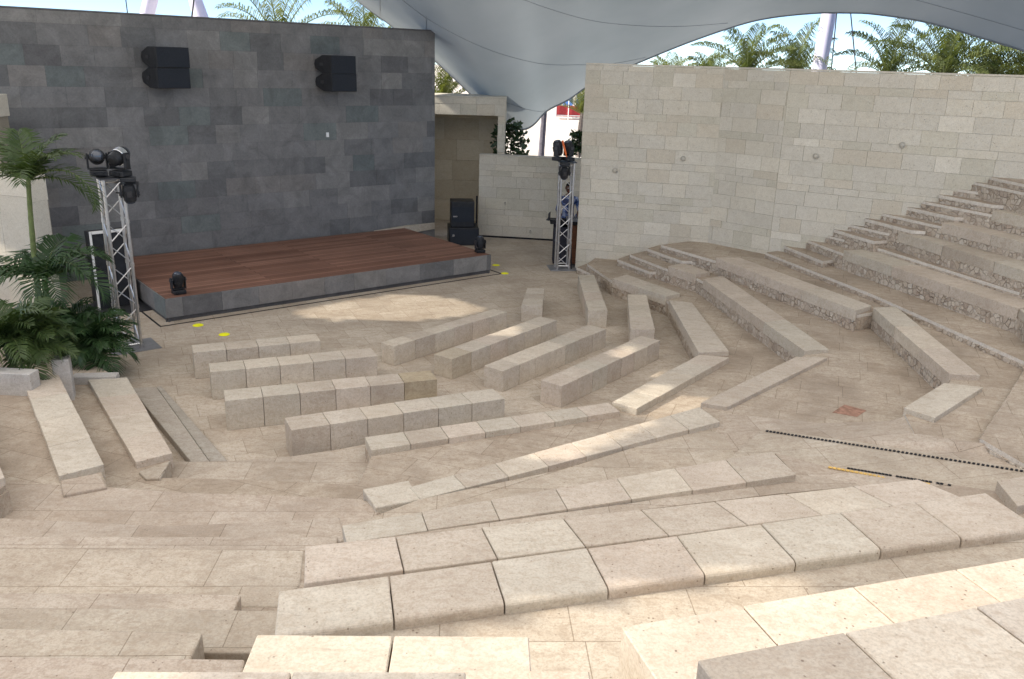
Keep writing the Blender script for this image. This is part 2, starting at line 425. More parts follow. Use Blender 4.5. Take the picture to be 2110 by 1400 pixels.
# tier seats: (label, quad px, z, block height, n)
ZT = dict(t1=.27, t2=.54, t3=.80, t4=1.17, t5=1.50, t6=1.91, t7=2.28)
G1 = 'stone seat runs along the curved terraces'
Q = {}
def seat(key, label, quad, z, n, hb=.17, fr=None, bev=.006):
    t, q = bench(label, quad, z, z-hb, n, G1, fr=fr, bev=bev, name='terrace_seat', cat='seat'); Q[key] = q
# right wing (far-left.. = going away from stage: front edge first)
seat('1R2', 'short pale seat of the lowest right tier near the light truss', [(1262, 574), (1372, 611), (1402, 605), (1292, 566)], .34, 2)
seat('1R1', 'seat of the lowest right tier with a black line under its front', [(1378, 618), (1439, 726), (1502, 724), (1426, 624)], .34, 1)
seat('1B', 'lowest angled seat with a brightly sunlit left end', [(1441, 730.6), (1261, 828), (1313, 842), (1502.6, 736.5)], .36, 5)
seat('1A', 'lowest central seat row seen from behind with thin slabs', [(752, 901), (1252.6, 830), (1277.5, 848), (765, 928)], .34, 7)
seat('2R2', 'small seat block between two half steps on the second right tier', [(1377, 549), (1434, 566), (1464, 561), (1406, 541)], .61, 1)
seat('2R1', 'long seat of the second right tier on a rubble riser', [(1449, 575), (1657, 723), (1708, 720), (1489, 568)], .60, 3)
seat('2B', 'second angled seat with a sunlit left end by the aisle strips', [(1641, 735), (1443.5, 830), (1498, 839), (1705, 737)], .59, 3)
seat('2A', 'central seat row half in sunlight, second from the floor', [(843, 1004), (1441, 839), (1483, 869), (867, 1029)], .61, 8)
seat('3R2', 'long straight seat of the third right tier below the limestone wall', [(1475, 531), (1765, 640), (1796, 630), (1524, 531)], .87, 3)
seat('3R1', 'third right tier seat bending towards the aisle', [(1799, 634), (1957, 771), (2020, 774), (1846, 632)], .87, 3)
seat('3B', 'shortest angled seat beside the brown square paving stone', [(1945, 789), (1863, 840), (1926, 861), (2025, 798)], .86, 1)
seat('3A', 'central seat row with thick slabs, third from the floor', [(705, 1083), (1590.6, 930), (1641, 978), (714, 1118)], .90, 7, fr=[0, .155, .30, .445, .59, .735, .87, 1])
z = 1.24
seat('4A', 'central seat row of broad slabs, fourth from the floor', [(629, 1126), (1890, 987), (1977, 1023), (627, 1203)], z, 8, bev=.010)
seat('5A', 'large central seat row whose front edge catches the sun', [(575, 1219), (2030, 1015), (2140, 1087), (566, 1312)], 1.57, 8, bev=.03, hb=.16)
def row(a, b_, n, L=.575): return None
# nearer rows from plan directions
def near_row(key, label, p0, ang, n, z, L=.575, d=.43, bev=.01, hb=.2):
    u = V2(math.cos(R(ang)), math.sin(R(ang))); nn = V2(u.y, -u.x); p0 = Vector(p0)
    q = [p0, p0+u*L*n, p0+u*L*n+nn*d, p0+nn*d]
    t, q = bench(label, q, z, z-hb, n, G1, px=False, bev=bev, name='terrace_seat', cat='seat'); Q[key] = q
near_row('6A', 'sunlit near seat row with a bright exposed left end', at(1280, 1291, 1.98), 17.2, 6, 1.98, hb=.26)
near_row('7A', 'nearest shaded seat row at the bottom right corner', at(1437, 1361, 2.35), 17.6, 4, 2.35, hb=.3)
near_row('6L', 'sunlit seat of two big slabs at the bottom centre', at(530, 1308, 1.98), 2., 2, 1.98, L=.549, hb=.3)
near_row('7L', 'shaded seat at the bottom edge behind the two sunlit slabs', at(238, 1383, 2.35), 2.3, 2, 2.35, L=.55, hb=.3)
near_row('7C', 'small shaded block at the bottom edge between the sunlit rows', at(1090, 1380, 2.1), 2., 1, 2.1, L=.22, hb=.5)
seat('4R2', 'seat end with a pale cut face at the right edge by the aisle', [(2054, 991), (2300, 950), (2300, 1010), (2096, 1043)], 1.10, 1, hb=.13)
# right wing upper
seat('4R', 'long seat on rubble above the walkway, lowest of the upper right rows', [(1739, 516), (2098, 636), (2170, 626), (1800, 514)], 1.25, 3)
seat('4Rb', 'seat corner running out of the frame under the upper right rows', [(2101, 637), (2290, 800), (2330, 770), (2160, 637)], 1.25, 2)
seat('5R', 'upper right seat row second above the walkway', [(1852, 478), (2330, 626), (2380, 610), (1905, 475)], 1.64, 4)
seat('6R', 'upper right seat row third above the walkway', [(1941, 459), (2300, 546), (2340, 533), (1990, 457)], 1.91, 3)
seat('7R', 'upper right seat row cut by the frame, fourth above the walkway', [(2046, 434), (2300, 487), (2330, 475), (2095, 431)], 2.20, 2)
seat('8R', 'topmost seat stub visible at the right edge', [(2102, 399), (2280, 434), (2310, 426), (2140, 396)], 2.46, 1)
# left wing
seat('L1', 'lowest seat of the left wing running from the planter to the aisle', [(262, 778), (355, 934), (280, 953), (181, 783)], .34, 4)
seat('L2', 'wide seat of the left wing next to the white planter corner', [(120, 771), (214, 957), (121, 981), (47, 781)], .61, 4)
seat('L3', 'seat corner of the left wing cut by the left edge', [(-70, 800), (9, 985), (-95, 1005), (-160, 805)], .87, 4)

# ------------------------------------------------------------------ terraces (ground steps)
def inset(pts, d):
    """shift a polyline to its right-hand side (away from the stage) by d"""
    out = []
    for i, p in enumerate(pts):
        a = pts[max(i-1, 0)]; c = pts[min(i+1, len(pts)-1)]; u = (c-a).normalized()
        out.append(p+V2(u.y, -u.x)*d)
    return out
def E_(pts, z): return [at(x, y, z) for x, y in pts]
def terrace(front, z, outer, mats, z0=-.2, sub=True, name='terrace'):
    front = [Vector(p) for p in front]; outer = [Vector(p) for p in outer]
    b = MB(); b.prism(front+outer, z-.05, z, 0, 2); b.prism(inset(front, .018)+outer, z0, z-.051, 1, 1)
    for k, f in enumerate(b.f):
        c = sum((b.v[i] for i in f), Vector())/len(f)
        if b.m[k] and not (c.x > 1.6 and c.y > 8.): b.m[k] = 0
    return struct(name, b, mats+[m_nosing], None, None)
OUT = [V2(-16, 12), V2(-16, -8), V2(16, -8), V2(16, 20)]
def fl(key): return [Q[key][0], Q[key][1]]
def dirline(key, d=.03):
    a, c = fl(key); ce = (Q[key][2]+Q[key][3])/2-(a+c)/2; ce.normalize()
    return [a+ce*d, c+ce*d]
# tier 1 .. front runs right wall -> left wing
z = ZT['t1']
f1 = [V2(2.2, 19.3), at(1210, 544, z)] + dirline('1R2') + dirline('1R1', .05) + dirline('1B') + [dirline('1A')[1], dirline('1A')[0], Q['1A'][3]] + E_([(739, 1000), (508, 989), (330, 985)], z) + [dirline('L1')[1], dirline('L1')[0]]
terrace(f1, z, [V2(-6.2, 11.2)]+OUT, [m_tread, m_rubble])
z = ZT['t2']
f2 = [V2(3.6, 18.6), at(1298, 525, z)] + dirline('2R2') + dirline('2R1') + dirline('2B') + [dirline('2A')[1], dirline('2A')[0], Q['2A'][3]] + E_([(745, 1032), (560, 1024), (380, 1019), (222, 1007)], z) + [dirline('L2')[1], dirline('L2')[0]]
terrace(f2, z, [V2(-6.9, 10.2)]+OUT, [m_tread, m_rubble])
z = ZT['t3']
f3 = [V2(4.6, 18.2), at(1362, 505, z)] + dirline('3R2') + dirline('3R1') + dirline('3B') + E_([(1866, 857), (1884, 893), (2010, 912), (2300, 945), (2600, 1000), (2600, 1120), (2200, 1040), (1830, 982), (1690, 964)], z) + [dirline('3A')[1], dirline('3A')[0], Q['3A'][3]] + E_([(626, 1134), (300, 1130), (0, 1128), (-200, 1122)], z) + [Q['L3'][1], Q['L3'][0]]
terrace(f3, z, [V2(-8, 9)]+OUT, [m_tread, m_rubble])
def ramp_slab_(px, th=.2):
    b = MB(); b.slab([at3(*p) for p in px], th); return b
# upper right wing
def rterr(z, pts, mats=None):
    tail = [V2(18, pts[-1].y-.2), V2(18, 17.5), V2(pts[0].x+2.2, pts[0].y+1.6)]
    b = MB(); b.prism(pts+tail, z-.045, z, 0, 2)
    b.prism(inset(pts, .022)+tail, .1, z-.046, 1, 1)
    struct('terrace', b, mats or [m_tread, m_rubble, m_nosing])
rterr(.90, E_([(1578, 521), (1800, 608), (2110, 745), (2116, 756)], .9)+[at(2019, 908, .88), at(2120, 962, .9), at(2400, 1000, .9)])
rterr(1.18, [at(1646, 489, 1.18)]+dirline('4R')+dirline('4Rb'))
rterr(1.32, E_([(1687, 481), (1818, 514), (2110, 606), (2260, 660)], 1.32))
rterr(1.57, [at(1750, 463, 1.57)]+dirline('5R'))
rterr(1.84, [at(1818, 440, 1.84)]+dirline('6R'))
rterr(2.13, [at(1901, 415, 2.13)]+dirline('7R'))
rterr(2.39, [at(1967, 389, 2.39)]+dirline('8R'))
rterr(2.53, E_([(2005, 375), (2110, 397), (2250, 425)], 2.53))
rterr(2.64, E_([(2040, 365), (2110, 380), (2250, 408)], 2.64))
# centre tiers
def cterr(key, z, extra, mats=None):
    a, c = dirline(key); nl = Q[key][3]; nr = Q[key][2]
    b = MB(); b.prism([a, c]+extra+[V2(c.x+.8, 0), V2(nl.x-.1, 0), nl], .1, z, 0, 1)
    struct('terrace', b, mats or [m_tread, m_seat])
cterr('4A', ZT['t4'], [Q['4A'][2]])
cterr('5A', ZT['t5'], [Q['5A'][2]], [m_pale, m_seat])
b = MB(); q = Q['6A']; u = (q[1]-q[0]).normalized(); nn = V2(u.y, -u.x)
b.prism([q[0]+nn*.03+u*.02, q[1]+nn*.03, q[1]+nn*2.5, q[0]+nn*1.2+u*.02], .1, ZT['t6'], 0, 1); struct('terrace', b, [m_pale, m_seat])
b = MB(); q = Q['7A']; u = (q[1]-q[0]).normalized(); nn = V2(u.y, -u.x)
b.prism([q[0]+nn*.03+u*.02, q[1]+nn*.03, q[1]+nn*2.5, q[0]+nn*2.2+u*.02], .1, ZT['t7'], 0, 1); struct('terrace', b, [m_tread, m_seat])
b = MB(); q = Q['6L']; b.prism([q[0]+V2(.01, -.03), q[1]+V2(-.01, -.03), q[1]+V2(-.01, -1.2), q[0]+V2(.01, -1.2)], .1, ZT['t6'], 0, 1); struct('terrace', b, [m_pale, m_seat])
b = MB(); q = Q['7L']; b.prism([q[0]+V2(.01, -.03), q[1]+V2(-.01, -.03), q[1]+V2(-.01, -1.2), q[0]+V2(.01, -1.2)], .1, ZT['t7'], 0, 1); struct('terrace', b, [m_tread, m_seat])
struct('terrace', ramp_slab_([(867, 1029, .606), (1140, 972, .592), (1483, 869, .546), (1600, 938, .556), (846, 1064, .608), (705, 1088, .608)]), m_pale)
struct('terrace', ramp_slab_([(714, 1118, .897), (1310, 1036, .872), (1641, 978, .822), (1790, 1000, .83), (1600, 1018, .85), (629, 1132, .897)]), m_pale)
# ------------------------------------------------------------------ left aisle steps
def stair(label, steps, mat, name='aisle_stair', cat='stairs', group=None):
    """steps: list of (z, z0, px polygon)"""
    p0 = at(*steps[0][2][0], steps[0][0])
    t = thing(name, label, cat, (p0.x, p0.y, 0), group)
    for z, z0, poly in steps:
        b = MB(); b.prism([at(x, y, z) for x, y in poly], z0, z)
        b.build('step', mat, t, bevel=.012)
    return t
stair('worn pale stone aisle steps climbing along the left of the central seats', [
    (.13, -.05, [(354, 951), (470, 950), (600, 940), (690, 927), (752, 915), (790, 960), (745, 1030), (330, 1010)]),
    (.555, .1, [(-300, 985), (0, 993), (222, 1003), (380, 1015), (560, 1020), (745, 1028), (790, 1050), (720, 1100), (337, 1110), (-300, 1080)]),
    (.67, .3, [(-300, 1062), (0, 1067), (337, 1084), (540, 1075), (700, 1066), (712, 1116), (300, 1130), (-300, 1130)]),
    (.74, .3, [(-300, 1100), (0, 1104), (300, 1106), (697, 1106), (690, 1160), (-300, 1160)]),
    (.808, .5, [(-300, 1122), (0, 1128), (300, 1130), (626, 1134), (618, 1205), (572, 1250), (-300, 1250)]),
    (.93, .5, [(-300, 1220), (0, 1222), (250, 1222), (497, 1225), (480, 1262), (-300, 1262)]),
    (1.05, .5, [(-300, 1249), (0, 1251), (300, 1254), (575, 1258), (570, 1345), (-300, 1345)]),
    (1.18, .5, [(-300, 1292), (0, 1294), (200, 1298), (418, 1303), (391, 1362), (-300, 1362)]),
    (1.30, .5, [(-300, 1345), (0, 1352), (505, 1358), (480, 1500), (-300, 1500)]),
], m_pale)
stair('short pale step block beside the end of the second central seat row', [(.605, .4, [(747, 1008), (842, 990), (866, 1029), (774, 1046)])], m_seat, 'step_block', 'step')
stair('small step block under the near end of the wide left wing seat', [(.585, .4, [(124, 990), (205, 974), (220, 1003), (130, 1020)])], m_pale, 'step_block', 'step')
stair('small step block under the near end of the lowest left wing seat', [(.30, .05, [(285, 972), (352, 948), (330, 985), (300, 986)])], m_pale, 'step_block', 'step')
b = MB(); b.prism([at(x, y, .09) for x, y in [(270, 800), (322, 797), (432, 951), (393, 951)]], -.05, .09)
tag(b.build('kerb_slab', m_grey, bevel=.01), 'grey flat kerb slab in front of the lowest left wing seat', 'kerb')
b = MB(); b.prism([at(x, y, .05) for x, y in [(322, 797), (332, 795), (470, 951), (432, 951)]], -.05, .05)
tag(b.build('kerb_slab', m_grey, bevel=.01), 'narrow outer kerb slab beside the wider grey kerb', 'kerb')

# ------------------------------------------------------------------ right path slabs
def ramp_slab(px, th=.3): 
    b = MB(); b.slab([at3(*p) for p in px], th); return b
t = thing('aisle_stair', 'broad pale landing with black grip strips rising to the right', 'stairs', at3(1575, 889, .5))
b = ramp_slab([(1484, 852, .555), (1690, 872, .59), (1830, 868, .70), (1866, 857, .775), (1884, 893, .795), (2010, 912, .87), (2400, 960, .96), (2400, 1030, .96), (2110, 985, .9), (1575, 905, .60), (1500, 950, .55), (1470, 905, .55)]); b.build('step', m_pale, t)
b = ramp_slab([(1572, 884, .67), (1800, 916, .78), (2110, 967, .95), (2400, 1012, 1.02), (2400, 1100, 1.02), (1900, 1060, .84), (1640, 992, .70), (1500, 948, .66)]); b.build('step', m_pale, t)
b = ramp_slab([(1597, 934, .806), (1690, 958, .81), (1830, 977, .88), (1975, 1001, .96), (2200, 1035, 1.08), (2400, 1080, 1.12), (2400, 1250, 1.12), (1950, 1150, .96), (1750, 1010, .81), (1650, 990, .806)]); b.build('step', m_pale, t)
def gripline(label, a, c, z, z2, n, w, l, mat, skip=()):
    p, q = at(*a, z), at(*c, z2); t = thing('grip_strip', label, 'grip strip', (p.x, p.y, z))
    u = (q-p).normalized(); ang = math.atan2(u.y, u.x); b = MB()
    for k in range(n):
        if k in skip: continue
        m = lerp(p, q, (k+.5)/n); b.box((m.x, m.y, lerp(z, z2, (k+.5)/n)+.007), (l, w, .006), ang)
    b.build('studs', mat, t); return t
gripline('long dashed black grip strip along the upper landing edge', (1577, 889), (2130, 976), .675, .955, 64, .032, .022, m_strip)
gripline('shorter dashed black grip strip with worn gaps', (1745, 966), (1968, 1003), .84, .955, 30, .022, .024, m_strip, (13, 24, 27, 29))
gripline('ochre dashed grip strip below the shorter black one', (1706, 964), (1826, 986), .82, .87, 13, .034, .03, m_ystrip)
gripline('three ochre grip studs at the worn end of the aisle edge', (1888, 994), (1916, 1000), .92, .935, 3, .034, .03, m_ystrip)
b = MB(); b.prism(E_([(1740, 834), (1785, 846), (1766, 859), (1715, 850)], .544), .5, .544)
tag(b.build('paving_stone', m_brick), 'red brown square stone set in the right hand paving', 'paving stone')

# half steps along the right wall
def half(label, z, z0, pts):
    p = [at(x, y, z) for x, y in pts]; ce = sum(p, V2(0, 0))/len(p)
    t = thing('half_step', label, 'step', (p[0].x, p[0].y, z0), 'half steps along the limestone wall')
    b = MB(); b.prism(p, z-.055, z, 0, 1); b.build('slab', [m_tread, m_nosing], t)
    b = MB(); b.prism([ce+(q-ce)*.985 for q in p], z0, z-.056); b.build('riser', m_rubble, t)
    return t
def c1(x, y): return (1180+x/5, 480+y/5)
def c2(x, y): return (1560+x/3.684, 340+y/3.684)
half('lowest half step at the corner foot of the limestone wall', .13, -.05, [(1188, 551), (1246, 577), (1262, 574), (1212, 543)])
half('half step beside the lowest right seat, second up from the wall corner', .41, .1, [c1(460, 272), c1(795, 402), c1(900, 400), c1(900, 370), c1(590, 225)])
half('half step next to the small seat block, third up from the wall corner', .67, .3, [c1(770, 162), c1(1125, 290), c1(1245, 290), c1(1245, 255), c1(905, 122)])
half('half step just above the walkway by the wall recess', 1.02, .7, [c2(205, 614), c2(500, 732), c2(610, 715), c2(610, 690), c2(320, 565)])
half('half step between the two lowest upper right seat rows', 1.45, 1.1, [c2(580, 489), c2(890, 580), c2(1000, 572), c2(1000, 540), c2(700, 455)])
half('half step left of the third upper right seat row', 1.72, 1.4, [c2(820, 407), c2(1170, 497), c2(1280, 505), c2(1280, 470), c2(950, 370)])
half('half step left of the fourth upper right seat row', 2.0, 1.6, [c2(1125, 317), c2(1500, 398), c2(1600, 400), c2(1600, 370), c2(1255, 275)])
half('topmost half step visible below the wall at the right', 2.27, 1.9, [c2(1380, 227), c2(1780, 302), c2(1890, 310), c2(1890, 280), c2(1500, 180)])

# ------------------------------------------------------------------ masonry walls
def courses(b, p0, p1, z0, z1, hts, lens, tints, proud=(.004, .014), gap=.004, out=1, m=0, first=None):
    """face panels on the line p0->p1, proud on its right-hand side"""
    u = (p1-p0); L = u.length; u.normalize(); nn = V2(u.y, -u.x)*out; z = z0; k = 0
    while z < z1-.02:
        h = hts[k % len(hts)]*uni(.97, 1.03); h = min(h, z1-z); k += 1
        if z1-z-h < .05: h = z1-z
        s = -uni(0, lens[0])
        while s < L:
            w = uni(*lens); a0, a1 = max(s, 0)+gap/2, min(s+w, L)-gap/2; s += w
            if a1-a0 < .02: continue
            pr = uni(*proud); A, B = p0+u*a0, p0+u*a1
            i0, i1 = A-nn*.03, B-nn*.03; o0, o1 = A+nn*pr, B+nn*pr
            t = random.choice(tints); f = uni(.96, 1.035); t = tuple(c*f for c in t)
            za, zb_ = z+gap/2, z+h-gap/2
            vs = [(o0.x, o0.y, za), (o1.x, o1.y, za), (o1.x, o1.y, zb_), (o0.x, o0.y, zb_), (i0.x, i0.y, za), (i1.x, i1.y, za), (i1.x, i1.y, zb_), (i0.x, i0.y, zb_)]
            b.mesh(vs, [[0, 1, 2, 3], [1, 5, 6, 2], [4, 0, 3, 7], [3, 2, 6, 7], [4, 5, 1, 0]], m, t)
        z += h
T_CREAM = [(1, 1, 1)]*8+[(.95, .95, .92)]*3+[(1.05, 1.04, 1.02)]*4+[(.98, .95, .91)]*2+[(1.1, 1.1, 1.1)]*1+[(.93, .93, .9)]
T_GREY = [(1, 1, 1)]*6+[(.9, .9, .9)]*3+[(.78, .79, .8)]*2+[(.86, .97, .95)]*1+[(.74, .84, .84)]*1+[(1.16, 1.15, 1.12)]*3+[(.7, .7, .72)]*1+[(1.08, 1.04, 1.0)]*2
H_CREAM = [.27, .27, .14, .28, .26, .27, .13, .15, .28, .27, .14, .27]
def wallcore(b, p0, p1, z0, z1, th, tint=(.55, .52, .5)):
    u = (p1-p0).normalized(); nn = V2(u.y, -u.x)
    b.prism([p0, p1, p1-nn*th, p0-nn*th], z0, z1, tint=tint)
# main right wall, three planes (front side = right-hand of p0->p1 facing the seats)
wc, wf1, wf2 = at(1186, 553.5, 0), at(1459, 500.3, .8), at(1583, 525.3, .8)
d3 = V2(math.cos(R(-33)), math.sin(R(-33))); wend = wf2+d3*9
ZW = 4.235
t_rw = thing('stone_wall', 'tall cream limestone wall folding behind the right seating', 'wall', (wc.x, wc.y, 0))
b = MB()
lseg = [(wc, wf1), (wf1, wf2), (wf2, wend)]
for a, c in lseg:
    u = (c-a).normalized(); nn = V2(u.y, -u.x)
    b.prism([a-nn*.001, c-nn*.001, c-nn*.5, a-nn*.5], -.2, ZW-.01, tint=(.8, .78, .75))
    courses(b, a, c, -.1 if a is wc else .6, ZW, H_CREAM, (.38, .62), T_CREAM)
u = (wf1-wc).normalized(); nn = V2(u.y, -u.x)
courses(b, wc-nn*.5, wc, -.1, ZW, H_CREAM, (.3, .5), T_CREAM)
b.build('wall', m_wall, t_rw)
b = MB()
for a, c in lseg:
    u = (c-a).normalized(); nn = V2(u.y, -u.x)
    b.prism([a+nn*.02, c+nn*.02, c-nn*.52, a-nn*.52], ZW+.003, ZW+.035, tint=(1, 1, 1))
b.build('coping', m_wall, t_rw)
def onwall(px, py, p0, p1):
    u = (p1-p0).normalized(); nn = V2(u.y, -u.x); d = ray(px, py); t = nn.dot(p0)/(nn.x*d.x+nn.y*d.y)
    return Vector((d.x*t, d.y*t, H+d.z*t)), nn
for lab, px, py, s in (('small round wall lamp lowest and leftmost on the tall cream wall', 1268, 351, 0), ('small round wall lamp near the fold of the tall cream wall', 1408, 327, 0),
                  ('small round wall lamp right of the fold of the cream wall', 1682, 322, 2), ('small round wall lamp highest and rightmost on the cream wall', 1860, 299, 2)):
    p, nn = onwall(px, py, *lseg[s])
    t = thing('wall_lamp', lab, 'lamp', p, 'round lamps on the cream wall')
    rot = Vector((nn.x, nn.y, 0)).to_track_quat('Z', 'Y').to_matrix()
    b = MB(); b.lathe([(.05, .0), (.055, .035), (.05, .04)], p, 16, mat=rot); rim_ = b.build('rim', m_copper, t)
    b = MB(); b.lathe([(.042, .0405), (.036, .055), (.02, .062), (.002, .064)], p, 16, mat=rot); b.build('lens', m_copper, rim_)

# stage frame of reference
sFL, sFR = at(344, 665, 0), at(1011, 563, 0)
su = (sFR-sFL).normalized(); sn = V2(-su.y, su.x)       # along the front, towards the back
SD, SZ = 3.42, .40
sBL, sBR = sFL+sn*SD, sFR+sn*SD
t = thing('stage', 'raised stage with red brown timber deck and grey stone front', 'stage', (sFL.x, sFL.y, 0))
b = MB(); b.prism([sFL+sn*.02+su*.02, sFR+sn*.02-su*.02, sBR-su*.02, sBL+su*.02], SZ-.045, SZ+.003); b.build('deck', m_deck, t, bevel=.004)
b = MB()
b.prism([sFL+(su+sn)*.04, sFR+(sn-su)*.04, sBR-su*.04, sBL+su*.04], -.1, SZ-.05, tint=(.6, .6, .6))
for a, c in ((sFL, sFR), (sFR, sBR), (sBL, sFL)):
    courses(b, a, c, .07, SZ-.004, [.36], (.6, .85), T_GREY, proud=(.0, .006))
b.build('riser', m_dark, t)
b = MB()
for a, c in ((sFL, sFR), (sFR, sBR), (sBL, sFL)):
    uu = (c-a).normalized(); nn = V2(uu.y, -uu.x); b.prism([a-nn*.03-uu*.0, c-nn*.03, c-nn*.06, a-nn*.06], -.05, .07, tint=(.45, .45, .47))
b.build('recessed_plinth', m_dark, t)
b = MB()
o = V2(su.x, su.y)
b.prism([sFL-sn*.16-su*.14, sFR-sn*.16+su*.14, sFR-sn*.19+su*.17, sFL-sn*.19-su*.17], -.02, .006)
b.prism([sFL-sn*.16-su*.17, sFL-sn*.16-su*.14, sBL-su*.14, sBL-su*.17], -.02, .006)
b.prism([sFR-sn*.16+su*.14, sFR-sn*.16+su*.17, sFR+sn*.3+su*.17, sFR+sn*.3+su*.14], -.02, .006)
b.build('floor_channel', m_strip, t)
# dark wall
w0 = sBR+sn*.22
d = ray(895.7, 300); tt = sn.dot(w0)/(sn.x*d.x+sn.y*d.y); wR = V2(d.x*tt, d.y*tt)
ZD = zat(wR, 65.4); wL = wR-su*11.5
t = thing('stage_wall', 'huge dark grey stone block wall behind the stage', 'wall', (wR.x, wR.y, 0))
b = MB(); nn = -sn
b.prism([wL+sn*.001, wR+sn*.001, wR+sn*.5, wL+sn*.5], -.2, ZD-.01, tint=(.6, .6, .6))
courses(b, wL, wR, 0, ZD, [.36, .36, .35], (.48, .86), T_GREY, proud=(.002, .008), gap=.003)
courses(b, wR, wR+sn*.5, 0, ZD, [.36, .36, .35], (.25, .5), T_GREY, proud=(.0, .004), gap=.003)
b.build('wall', m_dark, t)
b = MB(); b.prism([wL-sn*.015, wR-sn*.015+su*.012, wR+sn*.5+su*.012, wL+sn*.5], ZD+.003, ZD+.03, tint=(.7, .7, .72)); b.build('coping', m_dark, t)
b = MB(); b.prism([sBR-su*.85+sn*.006, sBR+sn*.006, wR-sn*.012, wR-su*.9-sn*.012], .25, SZ+.015); tag(b.build('ledge_slab', m_seat, bevel=.004), 'pale ledge slab between the timber deck and the dark wall corner', 'ledge')
# small white sensor on dark wall
def ondark(px, py):
    d = ray(px, py); t = sn.dot(wR)/(sn.x*d.x+sn.y*d.y); return Vector((d.x*t, d.y*t, H+d.z*t))
ang_s = math.atan2(su.y, su.x)
p = ondark(674, 278); b = MB(); b.box(p-Vector((sn.x, sn.y, 0))*.02, (.06, .03, .1), ang_s); b.box(p-Vector((sn.x, sn.y, 0))*.038, (.035, .012, .04), ang_s)
tag(b.build('wall_sensor', m_tag, bevel=.004), 'tiny white box fixed on the dark stone wall', 'sensor')

# line array cabinets
def cabinet(label, px, py, yaw):
    p = ondark(px, py)
    a = R(yaw); fx = V2(math.cos(a), math.sin(a)); side = V2(-fx.y, fx.x)      # fx: facing, side: its left->right as seen = -side
    base = V2(p.x, p.y)+V2(-sn.x, -sn.y)*.33
    t = thing('wall_speaker', label, 'speaker', (base.x, base.y, p.z), 'black speaker cabinets on the dark wall')
    prof = [(.22, .185), (-.08, .185), (-.33, .09), (-.36, .0), (-.33, -.09), (-.08, -.185), (.22, -.185)]
    W = .33
    b = MB(); vs = []
    for s in (-W, W):
        for (x, zz) in prof: q = base+fx*x+side*s; vs.append((q.x, q.y, p.z+zz))
    n = len(prof)
    b.mesh(vs, [list(range(n)), [n+n-1-k for k in range(n)]]+[[k, n+k, n+(k+1) % n, (k+1) % n] for k in range(n)])
    cab_ = b.build('cabinet', m_black, t, bevel=.008)
    b = MB(); q = base+fx*.228; b.box((q.x, q.y, p.z), (.012, 2*W-.03, .345), a); b.build('grille', m_grille, cab_, bevel=.003)
    b = MB()
    q = base-fx*.3; q2 = V2(p.x, p.y)-V2(sn.x, sn.y)*.01
    b.tube([(q.x, q.y, p.z), (q2.x, q2.y, p.z)], .03, 8)
    q = base-fx*.1+side*(-W-.01); b.box((q.x, q.y, p.z), (.1, .02, .06), a)
    b.build('bracket', m_darkmetal, t)
cabinet('upper black speaker cabinet of the left pair on the dark wall', 333, 118, -40)
cabinet('lower black speaker cabinet of the left pair on the dark wall', 335, 160, -40)
cabinet('upper black speaker cabinet of the right pair on the dark wall', 680, 133, -41)
cabinet('lower black speaker cabinet of the right pair on the dark wall', 682, 169, -41)

# alcove portal right of dark wall
pr = at(1037.5, 497, 0); pr = V2(pr.x, 21.2)
aL = V2(-2.9, 21.75); 
def colx(px, Y):
    d = ray(px, 400); return d.x/d.y*Y
Yp = 22.2
xl, xr0, xr1 = colx(860, Yp), colx(1023, Yp), colx(1037, Yp)
zt, zo = zat(V2(xr1, Yp), 203.5), zat(V2(xr1, Yp), 240)
t = thing('portal_wall', 'cream stone portal with a deep shaded recess behind the stage', 'wall', (xr1, Yp, 0))
b = MB()
P0, P1 = V2(xl-1.5, Yp), V2(xr1, Yp)
b.prism([V2(xl-1.5, Yp+.03), V2(xr1, Yp+.03), V2(xr1, Yp+.6), V2(xl-1.5, Yp+.6)], zo+.004, zt-.01, tint=(.6, .56, .52))
b.prism([V2(xr0+.004, Yp+.03), V2(xr1-.002, Yp+.03), V2(xr1-.002, Yp+1.6), V2(xr0+.004, Yp+1.6)], -.1, zo, tint=(.6, .56, .52))
courses(b, P0, P1, zo+.002, zt, [.27, .27], (.4, .6), T_CREAM)
courses(b, V2(xr0, Yp), V2(xr1, Yp), 0, zo, H_CREAM, (.3, .5), T_CREAM)
courses(b, V2(xr1, Yp), V2(xr1, Yp+1.6), 0, zt, H_CREAM, (.4, .6), T_CREAM)
courses(b, V2(xr0, Yp+1.5), V2(xr0, Yp), 0, zo, H_CREAM, (.4, .6), T_CREAM)
b.build('frame', m_wall, t)
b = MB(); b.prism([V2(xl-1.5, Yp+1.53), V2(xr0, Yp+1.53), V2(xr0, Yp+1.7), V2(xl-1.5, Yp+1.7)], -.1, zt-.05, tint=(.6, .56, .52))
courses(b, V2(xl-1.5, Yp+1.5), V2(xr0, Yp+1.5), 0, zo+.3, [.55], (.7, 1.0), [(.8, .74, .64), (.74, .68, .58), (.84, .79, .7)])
b.prism([V2(xl-1.8, Yp+.05), V2(xl-1.51, Yp+.05), V2(xl-1.51, Yp+1.7), V2(xl-1.8, Yp+1.7)], -.1, zt-.02, tint=(.7, .66, .6))  # unseen side wall, added to keep the sun out of the recess
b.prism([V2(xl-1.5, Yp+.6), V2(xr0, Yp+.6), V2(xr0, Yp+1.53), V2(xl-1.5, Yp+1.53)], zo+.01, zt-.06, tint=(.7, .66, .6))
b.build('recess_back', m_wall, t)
b = MB(); b.prism([V2(xl-1.5, Yp-.015), V2(xr1+.015, Yp-.015), V2(xr1+.015, Yp+1.7), V2(xl-1.5, Yp+1.7)], zt+.003, zt+.03, tint=(1, 1, 1)); b.build('coping', m_wall, t)
